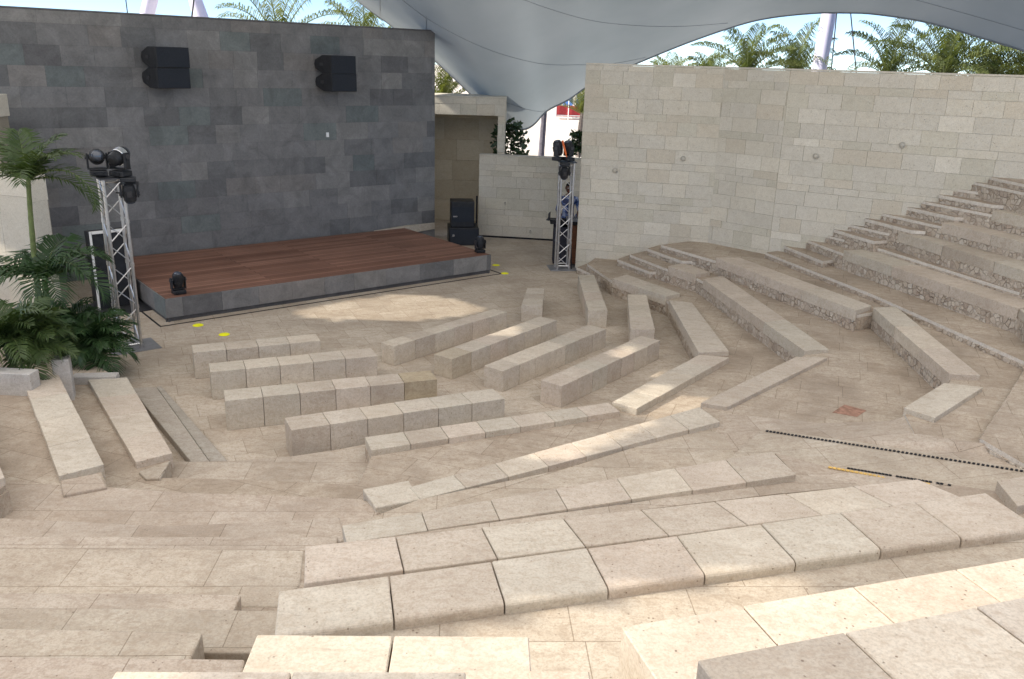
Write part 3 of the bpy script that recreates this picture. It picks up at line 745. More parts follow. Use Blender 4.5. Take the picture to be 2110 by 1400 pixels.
# low wall
lw0, lw1 = at(985.7, 487.5, 0), at(1250, 503, 0)
zl = zat(lw0, 321)
t = thing('low_wall', 'lower cream stone wall between the portal and the tall wall', 'wall', (lw0.x, lw0.y, 0))
b = MB(); u = (lw1-lw0).normalized(); nn = V2(u.y, -u.x)
b.prism([lw0-nn*.001, lw1-nn*.001, lw1-nn*.3, lw0-nn*.3], -.1, zl-.01, tint=(.6, .56, .52))
courses(b, lw0, lw1, .04, zl, H_CREAM, (.4, .62), T_CREAM)
courses(b, lw0-nn*.3, lw0, .04, zl, H_CREAM, (.3, .3), T_CREAM)
b.build('wall', m_wall, t)
b = MB(); b.prism([lw0+nn*.015-u*.015, lw1+nn*.015, lw1-nn*.3, lw0-nn*.3-u*.015], zl+.003, zl+.03, tint=(1, 1, 1)); b.build('coping', m_wall, t)
b = MB(); b.prism([lw0+nn*.02, lw1+nn*.02, lw1, lw0], 0, .04); b.build('base_strip', m_strip, t)
for lab, px, py in (('tiny dark bracket high on the low cream wall', 1041, 420), ('tiny dark fixing low on the low cream wall', 1093, 478)):
    p, n3 = onwall(px, py, lw0, lw1); b = MB(); b.box((p.x+n3.x*.02, p.y+n3.y*.02, p.z), (.03, .05, .07)); b.box((p.x+n3.x*.045, p.y+n3.y*.045, p.z+.02), (.05, .03, .02))
    tag(b.build('wall_bracket', m_copper), lab, 'bracket')

# left cream walls
p = at(96, 640, 0); Yl = p.y
t = thing('garden_wall', 'cream rendered wall behind the potted palms at the far left', 'wall', (p.x, Yl, 0))
zt = zat(p, 362)
b = MB(); wa, wb = V2(p.x-4, Yl+1.2), p; u = (wb-wa).normalized(); nn = V2(u.y, -u.x)
b.prism([wa-nn*.03, wb-nn*.03, wb-nn*.35, wa-nn*.35], -.1, zt-.01, tint=(.6, .56, .52))
courses(b, wa, wb, 0, zt, [.9, 1.], (1.2, 1.6), [(1, 1, 1), (.95, .95, .95), (1.04, 1.03, 1.)])
courses(b, wb, wb-nn*.35, 0, zt, [.9], (.4, .5), [(1.2, 1.2, 1.2)])
b.build('wall', m_wall, t)
b = MB(); b.prism([wa+nn*.015, wb+nn*.015+u*.015, wb-nn*.35+u*.015, wa-nn*.35], zt+.003, zt+.03, tint=(1, 1, 1)); b.build('coping', m_wall, t)
Yg = Yl+.25
xg = colx(9, Yg)
z0, z1 = zat(V2(xg, Yg), 243), zat(V2(xg, Yg), 196)
t = thing('gate_lintel', 'cream stone lintel corner of a portal at the left edge', 'lintel', (xg, Yg, z0))
b = MB(); b.prism([V2(xg-3, Yg), V2(xg, Yg), V2(xg, Yg+.5), V2(xg-3, Yg+.5)], z0, z1, tint=(1, 1, 1)); b.build('beam', m_wall, t, bevel=.01)
b = MB(); b.prism([V2(xg-3, Yg+.1), V2(xg-.04, Yg+.1), V2(xg-.04, Yg+.5), V2(xg-3, Yg+.5)], -.1, z0-.003, tint=(.5, .48, .45)); b.build('opening_shade', m_wall, t)  # dark tinted block stands in for the shaded opening below the lintel

# ------------------------------------------------------------------ truss towers and lights
def truss(label, loc, h, w, rz):
    t = thing('light_truss', label, 'truss tower', (0, 0, 0), 'aluminium truss towers')
    cs = [(-w/2, -w/2), (w/2, -w/2), (w/2, w/2), (-w/2, w/2)]
    for x, y in cs:
        b = MB(); b.tube([(x, y, .012), (x, y, h)], .024, 10)
        for zz in (.02, h*.25, h*.5, h*.75, h-.06): b.tube([(x, y, zz), (x, y, zz+.05)], .03, 10)
        b.build('post', m_alu, t, smooth=False)
    b = MB()
    for k in range(4):
        (x0, y0), (x1, y1) = cs[k], cs[(k+1) % 4]; n = int(h/w*.92); s = h/n
        for i in range(n):
            a0, a1 = (0, 1) if (i+k) % 2 else (1, 0)
            b.tube([(lerp(x0, x1, a0), lerp(y0, y1, a0), i*s+.05), (lerp(x0, x1, a1), lerp(y0, y1, a1), (i+1)*s)], .009, 6)
        for zz in (.08, h-.03): b.tube([(x0, y0, zz), (x1, y1, zz)], .013, 6)
    b.build('lattice_bracing', m_alu, t)
    b = MB(); b.box((.04, .0, .006), (w+.42, w+.32, .012)); b.build('base_plate', m_basepl, t, bevel=.003)
    b = MB(); b.box((0, 0, h+.012), (w+.1, w+.1, .02)); b.build('top_plate', m_darkmetal, t)
    t.location = (loc[0], loc[1], 0); t.rotation_euler = (0, 0, rz)
    return t
def moving_head(name, label, loc, rz, tilt, s=1., flip=False, group=None, style=0):
    t = thing(name, label, 'stage light', (0, 0, 0), group)
    b = MB(); b.box((0, 0, .045), (.24, .2, .08)); b.box((0, -.102, .045), (.14, .006, .04)); b.build('base', m_black, t, bevel=.015)
    b = MB()
    for sx in (-1, 1):
        b.prism([V2(sx*.115, -.06), V2(sx*.145, -.05), V2(sx*.145, .05), V2(sx*.115, .06)], .115, .34)
    b.box((0, 0, .112), (.29, .12, .02)); yk = b.build('yoke', m_black, t, bevel=.012)
    ro = Matrix.Rotation(tilt, 3, 'X'); c = Vector((0, 0, .28))
    b = MB(); b.lathe([(.05, -.16), (.085, -.14), (.1, -.06), (.105, .05), (.1, .11), (.085, .13)], c, 20, mat=ro)
    for k in range(4): b.lathe([(.102, -.05+.03*k), (.109, -.047+.03*k), (.109, -.037+.03*k), (.102, -.034+.03*k)], c, 20, mat=ro)
    hd = b.build('head', m_black, t, smooth=False)
    b = MB(); b.lathe([(.08, .131), (.075, .15), (.05, .165), (.01, .172)], c, 20, mat=ro); b.build('lens', m_glass, hd, smooth=True)
    b = MB(); b.tube([(-.16, 0, .28), (-.1, 0, .28)], .035, 10); b.tube([(.1, 0, .28), (.16, 0, .28)], .035, 10); b.tube([(-.1, 0, .28), (.1, 0, .28)], .02, 8)
    b.build('pivot', m_darkmetal, yk); b = MB()
    b.box(ro @ Vector((0, .108, -.02))+c, (.08, .012, .1), mat=ro); b.build('badge', m_chrome if style else m_darkmetal, hd)
    if style: b = MB(); b.lathe([(.109, -.02), (.113, -.015), (.113, .07), (.109, .075)], c, 20, mat=ro); b.build('silver_band', m_chrome, hd)
    t.location = loc; t.rotation_euler = (math.pi if flip else 0, 0, rz); t.scale = (s, s, s)
    return t
GL = 'black moving head lights'
tl = at(268, 716, 0); HL = zat(tl, 368)
TLr = R(38)
truss('tall aluminium truss tower by the palms at the left stage corner', tl, HL, .26, TLr)
zl_ = HL+.03
u = V2(math.cos(.25), math.sin(.25))
pt = atY(203, 356, tl.y-.02); moving_head('stage_light', 'left one of the two stage lights on top of the left truss', (pt.x, pt.y, zl_), .5, R(75), .95, group=GL)
pt = atY(248, 352, tl.y); moving_head('stage_light', 'silver badged light on top of the left truss, right of its twin', (pt.x, pt.y, zl_), -.3, R(-70), 1.0, group=GL, style=1)
pt = atY(264, 372, tl.y-.02); moving_head('stage_light', 'stage light hanging upside down from the side of the left truss', (pt.x, pt.y, pt.z+.05), .4, R(10), .85, flip=True, group=GL)
b = MB(); q = atY(270, 368, tl.y); b.tube([(tl.x+.05, tl.y, HL-.05), (q.x+.1, q.y, HL-.05)], .02, 8); b.tube([(tl.x+.05, tl.y, HL-.2), (q.x+.05, q.y, HL-.2)], .012, 8); b.tube([(q.x+.1, q.y, HL-.05), (q.x+.05, q.y, HL-.2)], .012, 8)
tag(b.build('clamp_arm', m_darkmetal), 'dark steel outrigger arm on top of the left truss', 'bracket')
tr = at(1158, 553, 0); HR = zat(tr, 335)
truss('slim aluminium truss tower beside the tall cream wall corner', tr, HR, .26, R(8))
pt = atY(1152, 326, tr.y); moving_head('stage_light', 'stage light on the right truss, left of the orange stripe', (pt.x-.03, pt.y, HR+.03), 1.2, R(-12), .95, group=GL)
pt = atY(1171, 328, tr.y); moving_head('stage_light', 'stage light on the right truss, right of the orange stripe', (pt.x, pt.y, HR+.03), -1.1, R(16), .95, group=GL)
pt = atY(1164, 335, tr.y-.2); moving_head('stage_light', 'stage light hung below the top of the right truss', (pt.x, pt.y, pt.z), .2, R(15), .8, flip=True, group=GL)
b = MB(); pa, pb = atY(1159, 290, tr.y-.12), atY(1166, 318, tr.y-.12); b.tube([pa, pb], .022, 8); b.tube([pb, pb+Vector((.02, 0, -.06))], .012, 6); tag(b.build('safety_strap', m_orange), 'orange strap between the two lights on the right truss', 'strap')
b = MB(); b.tube([(tr.x+.16, tr.y-.1, HR-.3), (tr.x+.12, tr.y-.12, 1.4), (tr.x+.16, tr.y-.1, .6), (tr.x+.2, tr.y-.1, .01)], .012, 6); tag(b.build('power_cable', m_black), 'black cable hanging down the right truss', 'cable')
p = at(369, 606, SZ); moving_head('stage_light', 'moving head light standing on the near left corner of the deck', (p.x, p.y, SZ+.003), R(40), R(8), .84, group=GL)
p = at(989, 521, SZ); moving_head('stage_light', 'moving head light standing on the far right corner of the deck', (p.x, p.y, SZ+.003), R(25), R(-6), .8, group=GL)

# PA stack right
p = at(952, 505, 0)
t = thing('subwoofer', 'low black bass speaker box behind the right end of the stage', 'speaker', (p.x, p.y, 0))
a = R(25)
b = MB(); b.box((p.x, p.y+.3, .21), (.72, .75, .42), R(8)); b.build('cabinet', m_black, t, bevel=.012)
b = MB(); b.box((p.x+.05, p.y-.085, .21), (.66, .012, .34), R(8)); b.build('grille', m_grille, t)
b = MB(); b.box((p.x-.2, p.y-.135, .25), (.05, .01, .05), R(8)); b.build('badge', m_chrome, t)
cz = zat(V2(p.x, p.y+.3), 413)
t = thing('speaker_cabinet', 'tall black speaker cabinet standing on the low bass box', 'speaker', (p.x, p.y+.3, .425))
b = MB(); b.box((p.x-.03, p.y+.34, (.425+cz)/2), (.56, .55, cz-.425), R(8)); b.build('cabinet', m_black, t, bevel=.012)
b = MB(); b.box((p.x+.01, p.y+.06, (.425+cz)/2), (.5, .012, cz-.68), R(8)); b.build('grille', m_grille, t)
b = MB(); b.box((p.x-.17, p.y+.022, .425+(cz-.425)*.42), (.1, .01, .03), R(8)); b.build('badge', m_chrome, t)
p2 = at(983, 490, 0); b = MB(); b.tube([(p2.x-.02, p2.y, .0), (p2.x-.02, p2.y, 1.05)], .022, 8); b.lathe([(.12, 0), (.12, .02), (.02, .03)], (p2.x-.02, p2.y, 0), 14)
tag(b.build('microphone_stand', m_strip), 'thin dark stand next to the low cream wall end', 'stand')
# black board left of stage
pa, pb = at(205, 640, 0), at(243, 634, 0); zt = zat(pa, 478)
t = thing('stage_monitor_panel', 'upright black panel with a white frame behind the left truss', 'panel', (pa.x, pa.y, 0))
u = (pb-pa).normalized(); pb = pa+u*.62; nn = V2(u.y, -u.x); pm = (pa+pb)/2; aa = math.atan2(u.y, u.x)
b = MB(); b.prism([pa, pb, pb-nn*.3, pa-nn*.3], .012, zt-.03); b.build('box', m_black, t, bevel=.008)
b = MB()
for s in (pa, pb): b.box((s.x+nn.x*.012, s.y+nn.y*.012, zt/2), (.03, .03, zt), aa)
b.box((pm.x+nn.x*.012, pm.y+nn.y*.012, zt-.0225), ((pb-pa).length-.05, .03, .045), aa); b.build('frame', m_white, t)
b = MB(); b.prism([pa+nn*.5-u*.3, pb+nn*.5+u*.4, pb-nn*.5+u*.4, pa-nn*.5-u*.3], 0, .01); b.build('floor_plate', m_darkmetal, t)

# DJ desk with person
p = at(1172, 551, 0)
dk = V2(p.x, p.y+.42)
t = thing('mixing_desk', 'dark topped wooden mixing desk behind the right truss', 'desk', (dk.x, dk.y, 0))
b = MB(); b.box((dk.x+.13, dk.y, .47), (.34, .5, .86)); b.build('cabinet', m_cab, t, bevel=.01)
b = MB(); b.box((dk.x-.2, dk.y, .43), (.3, .46, .82)); b.build('side_rack', m_trouser, t, bevel=.01)
b = MB(); b.box((dk.x-.04, dk.y, .935), (.8, .6, .04)); b.build('worktop', m_strip, t, bevel=.006)
t = thing('mixer', 'grey audio mixer lying on the mixing desk', 'mixer', (dk.x+.1, dk.y, .957))
b = MB(); b.box((dk.x+.12, dk.y, .99), (.4, .4, .06)); b.build('body', m_basepl, t, bevel=.008)
b = MB()
for i in range(8):
    for j in range(3): b.box((dk.x-.03+i*.045, dk.y-.12+j*.1, 1.026), (.014, .02, .012))
b.build('knobs', m_black, t)
t = thing('laptop', 'open dark laptop at the left end of the mixing desk', 'laptop', (dk.x-.36, dk.y, .957))
b = MB(); b.box((dk.x-.36, dk.y, .967), (.22, .3, .018), R(80)); b.build('keyboard', m_black, t, bevel=.003)
b = MB(); b.box((dk.x-.46, dk.y-.02, 1.04), (.012, .3, .16), R(-10)); b.build('screen', m_darkmetal, t, bevel=.003)

def skin_obj(name, chains, mat, parent=None, sub=2):
    me = bpy.data.meshes.new(name+'_cage'); vs = []; es = []; rs = []; idx = {}
    for ch in chains:
        prev = None
        for (pt, r) in ch:
            k = tuple(round(c, 4) for c in pt)
            if k not in idx: idx[k] = len(vs); vs.append(pt); rs.append(r)
            i = idx[k]
            if prev is not None and prev != i: es.append((prev, i))
            prev = i
    me.from_pydata(vs, es, [])
    o = bpy.data.objects.new(name, me); C.objects.link(o)
    o.modifiers.new('skin', 'SKIN'); 
    if not me.skin_vertices: me.attributes
    bm = bmesh.new(); bm.from_mesh(me); lay = bm.verts.layers.skin.verify(); bm.verts.ensure_lookup_table()
    for i, v in enumerate(bm.verts):
        v[lay].radius = (rs[i], rs[i]); v[lay].use_root = (i == 0)
    bm.to_mesh(me); bm.free()
    o.modifiers['skin'].use_smooth_shade = True
    sb = o.modifiers.new('sub', 'SUBSURF'); sb.levels = sub; sb.render_levels = sub
    dg = bpy.context.evaluated_depsgraph_get(); m2 = bpy.data.meshes.new_from_object(o.evaluated_get(dg)); m2.name = name
    bpy.data.objects.remove(o)
    m2.materials.clear()
    for m in (mat if isinstance(mat, list) else [mat]): m2.materials.append(m)
    o = bpy.data.objects.new(name, m2); C.objects.link(o)
    if parent is not None: o.parent = parent
    return o
pp = V2(dk.x-.02, dk.y+.52)
per = thing('person', 'person in a blue patterned shirt standing at the mixing desk', 'person', (pp.x, pp.y, 0))
hip = (0, 0, .9)
chains = [[(hip, .13), ((0, .0, 1.05), .125), ((0, -.01, 1.22), .15), ((0, -.02, 1.36), .12), ((0, -.03, 1.44), .06), ((0, -.05, 1.5), .052)]]
for sx in (-1, 1):
    chains.append([(hip, .13), ((sx*.1, 0, .84), .095), ((sx*.11, -.02, .48), .062), ((sx*.11, .02, .1), .045), ((sx*.115, -.04, .04), .042), ((sx*.12, -.17, .03), .032)])
    sh = (sx*.17, -.02, 1.36); el = (sx*.25, -.03, 1.1); wr = (sx*.2, -.3, 1.06); pm_ = (sx*.19, -.37, 1.06)
    chains.append([((0, -.02, 1.36), .12), (sh, .065), (el, .045), (wr, .03), (pm_, .03)])
    for k, (ox, ln) in enumerate(((-.028, .075), (-.01, .088), (.01, .083), (.028, .065))):
        chains.append([(pm_, .03), ((pm_[0]+ox, pm_[1]-.035, pm_[2]+.004), .0105), ((pm_[0]+ox*1.2, pm_[1]-.035-ln*.55, pm_[2]), .0095), ((pm_[0]+ox*1.25, pm_[1]-.035-ln*.95, pm_[2]-.022), .0085)])
    chains.append([(pm_, .03), ((pm_[0]-sx*.035, pm_[1]-.0, pm_[2]), .011), ((pm_[0]-sx*.055, pm_[1]-.035, pm_[2]-.008), .009)])
body = skin_obj('body', chains, [m_skin, m_shirt, m_trouser], per)
for pl in body.data.polygons:
    c = pl.center
    wrist = abs(c.x) > .16 and c.y < -.1
    pl.material_index = 2 if c.z < .93 else (1 if (c.z < 1.43 and not wrist) else 0)
bm = bmesh.new(); bmesh.ops.create_uvsphere(bm, u_segments=20, v_segments=14, radius=1)
for v in bm.verts:
    x, y, z = v.co; v.co = Vector((x*.078*(1-.12*max(0, -z)), y*.098, z*.118))
    if y < -.5:
        v.co.y -= .018*math.exp(-((z+.1)**2)*18-(x**2)*30)     # nose
        v.co.y += .008*math.exp(-((z-.1)**2)*60-((abs(x)-.4)**2)*30)   # eye sockets
    v.co += Vector((0, -.06, 1.6))
me = bpy.data.meshes.new('head'); bm.to_mesh(me); bm.free(); me.materials.append(m_skin); me.polygons.foreach_set('use_smooth', [True]*len(me.polygons))
hd = bpy.data.objects.new('head', me); C.objects.link(hd); hd.parent = per
def pobj(mb, name, mat, par, **k):
    o = mb.build(name, mat, None, **k); o.parent = par; return o
b = MB()
for sx in (-1, 1): b.lathe([(.002, -.011), (.009, -.006), (.011, 0), (.009, .006), (.002, .011)], (sx*.03, -.145, 1.61), 10)
pobj(b, 'eyes', m_tag, per)
b = MB(); b.box((0, -.152, 1.545), (.045, .012, .012)); pobj(b, 'mouth', m_red, per, bevel=.003)
b = MB()
for sx in (-1, 1): b.box((sx*.08, -.05, 1.6), (.018, .04, .06))
pobj(b, 'ears', m_skin, per, bevel=.007)
bm = bmesh.new(); bmesh.ops.create_uvsphere(bm, u_segments=20, v_segments=14, radius=1)
bmesh.ops.delete(bm, geom=[v for v in bm.verts if v.co.z < (-.15 if v.co.y > -.1 else .42)], context='VERTS')
for v in bm.verts: x, y, z = v.co; v.co = Vector((x*.085, y*.105, z*.125))+Vector((0, -.055, 1.605))
me = bpy.data.meshes.new('hair'); bm.to_mesh(me); bm.free(); me.materials.append(m_hair)
hr = bpy.data.objects.new('hair', me); C.objects.link(hr); hr.parent = per

# yellow floor markers
for lab, px, py in (('yellow floor marker nearer the left stage corner', 408, 671), ('yellow floor marker further from the stage on the left', 462, 690), ('yellow floor marker next to the right stage corner', 1022, 547), ('yellow floor marker further out from the right stage corner', 1040, 564)):
    p = at(px, py, 0); b = MB(); b.lathe([(.085, .002), (.085, .006), (.07, .012), (.002, .013)], (p.x, p.y, 0), 20)
    tag(b.build('floor_marker', m_yellow), lab, 'marker', 'round yellow floor markers')

# ------------------------------------------------------------------ planter and plants
zA, zC = .80, .37
t = thing('planter', 'low white edged planter holding the palms at the left', 'planter', (*at(150, 777, 0), 0))
pA0, pA1 = at(-150, 762, zA), at(60, 772, zA); pB0, pB1 = at(104, 741, zA), at(141, 738, zA); pC0, pC1 = at(145, 778, zC), at(238, 776, zC)
def wallseg(a, c, th, z0, z1):
    u = (c-a).normalized(); nn = V2(-u.y, u.x); b = MB(); b.prism([a, c, c+nn*th, a+nn*th], z0, z1); return b
wallseg(pA0, pA1, .18, .3, zA).build('coping', m_plan, t, bevel=.01)
b = wallseg(pB0, pB1, .2, .2, zA-.02); b.build('corner_block', m_plan, t, bevel=.01)
wallseg(pC0, pC1, .16, 0, zC).build('coping', m_plan, t, bevel=.01)
pD = at(240, 700, 0)
b = MB(); b.prism([pC0+V2(.0, .16), pC1+V2(-.1, .15), at(190, 700, .0), at(60, 640, 0), V2(-8.8, 10.2), pA0+V2(0, .2), pA1+V2(.1, .2)], -.05, .12); b.build('soil', m_soil, t)

def frond(b, base, az, el, L, droop, leaflen, n=22, w=.03, m=0, mr=1, fold=.5, twist=0., lean=.55):
    """one pinnate palm leaf; leaf stalk curve starting at elevation el"""
    p = Vector(base); pts = [p.copy()]; e = el; a = az
    for i in range(n):
        st = L/n; dvec = Vector((math.cos(e)*math.cos(a), math.cos(e)*math.sin(a), math.sin(e)))
        p = p+dvec*st; pts.append(p.copy()); e -= droop/n*(0.4+1.4*i/n); a += twist/n
    b.tube([pts[i] for i in range(0, n+1, 3)]+([pts[-1]] if n % 3 else []), [max(.003, .016*L*(1-i/(n/3+1)))*.7 for i in range(len(range(0, n+1, 3))+(1 if n % 3 else 0))], 4, mr, False)
    for i in range(2, n+1):
        f = i/n; ll = leaflen*(math.sin(math.pi*min(1, .12+f*.83))**.6)*uni(.85, 1.1)
        d = (pts[i]-pts[i-1]).normalized(); side = d.cross(Vector((0, 0, 1)))
        if side.length < .05: side = Vector((1, 0, 0))
        side.normalize(); up = side.cross(d).normalized()
        for s in (-1, 1):
            ld = (side*s*(1-.25*f)+d*lean*(.7+f)+up*(fold*.4+uni(-.15, .15))).normalized()
            q0 = pts[i]+d*uni(-.5, .5)*L/n; q1 = q0+ld*ll*.5; ld2 = (ld+Vector((0, 0, -fold*uni(.6, 1.1)))).normalized(); q2 = q1+ld2*ll*.5
            wv = d*(w*.5); 
            b.mesh([q0-wv*.5, q0+wv*.5, q1+wv, q1-wv, q2], [[0, 1, 2, 3], [3, 2, 4]], m)
def palm(name, label, base, top, tr, nf, L, leaflen, mat, group=None, el=(-.4, 1.3), droop=1.6, w=.04, n=22, seed=1, az0=None, trunkmat=None, fronds=None, fold=.6, cat='palm'):
    random.seed(seed)
    t = thing(name, label, cat, base, group)
    base = Vector(base); top = Vector(top); b = MB()
    mid = (base+top)/2+Vector((uni(-.1, .1), 0, 0)); pts = []; rs = []
    N = 22
    for i in range(N+1):
        f = i/N; p = base*(1-f)**2+mid*2*f*(1-f)+top*f*f; pts.append(p); rs.append(tr*(1.15-.45*f)*(1+.07*(i % 2)))
    b.tube(pts, rs, 10); b.build('trunk', trunkmat or m_trunk, t)
    b = MB()
    if fronds:
        for (az, e, l, dr) in fronds: frond(b, top, az, e, l, dr, leaflen, n, w, 0, 1, fold)
    else:
        for k in range(nf):
            f = k/nf; az = k*2.4+uni(-.3, .3); e = el[1]-(el[1]-el[0])*f**1.1
            frond(b, top+Vector((0, 0, -.1*f)), az, e, L*uni(.85, 1.1), droop*uni(.7, 1.2), leaflen, n, w, 0, 1, fold)
    b.build('crown', [mat, m_greentrunk], t)
    return t
# potted palms at the left
S = .3
pb_ = at3(93, 705, S)
tp = atY(58, 372, pb_.y)
palm('palm_tree', 'slender young palm with a bare green stem and drooping fronds at the left', pb_, tp, .04, 0, 1, .36, m_leafmid, w=.028, n=34, trunkmat=m_greentrunk, seed=3,
     fronds=[(-.15, .55, 1.25, 2.2), (.1, .95, .8, 1.2), (.6, 1.2, .75, .8), (-.5, 1.0, .8, 1.3), (2.6, 1.1, .85, 1.2), (3.3, .7, 1.0, 1.9), (3.0, .3, .9, 1.8), (2.2, 1.35, .7, .7), (4.2, .6, .8, 1.8), (-1.2, .8, .7, 1.8), (.02, .25, 1.0, 1.6)])
pb_ = at3(98, 712, S); tp = atY(92, 575, pb_.y)
palm('palm_tree', 'dark green feather palm with broad arching fronds in the middle of the planter', pb_, tp, .05, 0, 1, .46, m_leafdark, w=.034, n=34, trunkmat=m_greentrunk, seed=5, fold=.9,
     fronds=[(-.1, .55, 1.05, 2.1), (.5, .9, .9, 1.6), (2.8, .8, .8, 1.9), (3.4, .5, .9, 2.0), (1.5, 1.1, .8, 1.2), (-.9, .6, .9, 2.2), (4.0, .6, .8, 2.2), (2.2, .9, .7, 1.6), (5.0, .7, .8, 2.0), (-.4, .9, .9, 1.8)])
def bushpalm(label, px, py, z, nf, L, ll, mat, seed, w=.05):
    p = at3(px, py, z); return palm('fan_palm', label, p, p+Vector((0, 0, .25)),   .05, nf, L, ll, mat, 'low bushy palms in the planter', el=(-.1, 1.35), droop=1.5, w=.03, n=28, seed=seed, fold=.8)
bushpalm('low bushy dark palm at the right end of the planter', 195, 742, .25, 24, .58, .34, m_leafdark, 11)
bushpalm('low bushy dark palm behind the white planter coping', 140, 725, .25, 20, .62, .34, m_leafdark, 12)
bushpalm('brighter green low palm at the left edge of the planter', 28, 742, .75, 20, .6, .34, m_leafmid, 14)
bushpalm('low green palm in front of the cream wall coping', 72, 745, .7, 18, .5, .3, m_leafmid, 15)
p = at3(-60, 560, .3)
palm('palm_tree', 'palm leaning in from beyond the left edge with a dry brown frond', p, atY(-60, 400, p.y), .06, 0, 1, .4, m_leafdry, w=.05, n=20, seed=8, fold=.8,
     fronds=[(.0, .6, 1.3, 1.8), (.3, 1.0, 1.0, 1.3), (-.5, .4, 1.0, 2.0), (1.2, .9, .9, 1.4), (-.1, .05, .9, 1.4)])

# palms behind walls
GP = 'coconut palms beyond the walls'
def bgpalm(label, px, py, Y, L, seed, mat=m_leafcoast, nf=15, ll=.8, dz=0.):
    L *= 1.05; ll *= .72; nf = int(nf*.95); py += 38
    c = atY(px, py, Y); base = Vector((c.x+uni(-.6, .6), c.y+uni(-.3, .3), -.35))
    return palm('palm_tree', label, base, c, .14, nf, L, ll, mat, GP, el=(.4, 1.5), droop=1.05, w=.03, n=36, seed=seed, fold=1.6)
bgpalm('sunlit yellow green palm above the dark wall, left of two', 575, 62, 27, 2.3, 21, m_leafsun)
bgpalm('sunlit palm above the dark wall next to the canopy edge', 752, 75, 27, 2.1, 22, m_leafsun)
bgpalm('palm showing in the gap between dark wall and canopy', 915, 172, 26, 1.5, 23, m_leafsun, 18, .5)
bgpalm('small palm top low over the left end of the cream wall', 1380, 150, 34, 1.6, 24, m_leafsun, 16)
bgpalm('spiky small palm top left under the arch of the canopy', 1458, 140, 34, 1.5, 25, m_leafcoast, 16)
bgpalm('full dark palm left of the lilac mast under the arch', 1540, 112, 28, 1.75, 26)
bgpalm('palm leaning against the left of the lilac mast', 1637, 118, 28, 1.7, 27)
bgpalm('palm with thin fronds just right of the mast cables', 1830, 120, 27, 1.9, 28)
bgpalm('dense palm at the right under the canopy slope', 1945, 118, 26, 2.1, 29, m_leafcoast, 26)
bgpalm('dense palm behind the right slope of the canopy', 2030, 140, 27, 2.1, 30, m_leafcoast, 26)
bgpalm('yellowing palm at the far right edge above the wall', 2105, 150, 26, 1.8, 31, m_leafsun, 22)
bgpalm('palm with bright tips peeping right of the canopy tip', 1200, 195, 46, 2.2, 32, m_leafsun, 20)
c = atY(1112, 330, 30); c2_ = atY(1128, 190, 30)
palm('palm_tree', 'grey straight palm trunk seen against the bright beach', (c.x, 30, -.35), (c2_.x, 30, c2_.z+1.2), .105, 16, 1.8, .6, m_leafcoast, GP, seed=41, trunkmat=plain('grey_palm_trunk', (.13, .12, .14), .9, 0., .3, 12))
def shrub(label, px, py, Y, r, n, seed):
    random.seed(seed); c = atY(px, py, Y); t = thing('shrub', label, 'shrub', (c.x, c.y, -.35))
    b = MB(); b.tube([(c.x, c.y, -.35), (c.x+.05, c.y, c.z*.5), (c.x, c.y, c.z)], [.04, .03, .015], 6)
    for k in range(7):
        a = uni(0, 6.28); b.tube([(c.x, c.y, c.z-r*.8), (c.x+math.cos(a)*r*.7, c.y+math.sin(a)*r*.5, c.z+uni(-.3, .8)*r)], .01, 5)
    b.build('stem', m_trunk, t)
    b = MB()
    for k in range(n):
        d = Vector((random.gauss(0, 1), random.gauss(0, 1), random.gauss(0, 1))).normalized()*r*uni(.25, 1)**.6
        p = c+Vector((d.x, d.y*.7, d.z*1.25)); u = Vector((random.gauss(0, 1), random.gauss(0, 1), random.gauss(0, .6))).normalized(); v = u.cross(Vector((uni(-1, 1), uni(-1, 1), uni(-1, 1)))).normalized()
        l = uni(.07, .11); b.mesh([p-u*l, p-v*l*.6, p+u*l, p+v*l*.6], [[0, 1, 2, 3]])
    b.build('foliage', m_shrub, t)
shrub('dark leafy shrub behind the low wall beside the portal', 1052, 296, 22.9, .52, 420, 51)
shrub('small leafy shrub against the edge of the tall cream wall', 1194, 292, 22.9, .3, 160, 52)

# beach kiosk far away
kp = at(1172, 246, -.35)
t = thing('beach_stall', 'distant red beach stall with white posts on the sand', 'stall', (kp.x, kp.y, -.35))
s = 1.0; Yk = kp.y
b = MB(); b.box((kp.x+.1, Yk, .35), (2.6, 1.2, .9)); b.box((kp.x-1.35, Yk+.2, .9), (.7, 1., .35)); b.box((kp.x+2.0, Yk, .3), (.9, 1., .5)); b.build('counter', m_red, t, bevel=.03)
b = MB()
for x in (-1.2, -.1, 1.1, 2.2): b.tube([(kp.x+x, Yk-.7, -.35), (kp.x+x, Yk-.7, 1.9)], .05, 6)
b.box((kp.x+.4, Yk-.7, 1.5), (3.6, .06, .06)); b.box((kp.x+.4, Yk-.7, .0), (3.6, .06, .06)); b.build('posts', m_white, t)
b = MB()
for x in (1.4, 1.9, 2.4): b.box((kp.x+x, Yk-.3, .3), (.25, .3, .5))
b.build('dark_crates', m_trouser, t)
t = thing('beach_parasol', 'pale blue parasol over the distant beach stall', 'parasol', (kp.x+.8, Yk+3, -.35))
b = MB(); b.lathe([(2.3, 2.6), (1.4, 3.1), (.1, 3.5), (.02, 3.55)], (kp.x+.9, Yk+3, -.35), 16); b.build('canopy', plain('pale_blue_canvas', (.55, .68, .85), .8), t)
b = MB(); b.tube([(kp.x+.9, Yk+3, -.35), (kp.x+.9, Yk+3, 2.9)], .05, 6); b.build('pole', m_white, t)
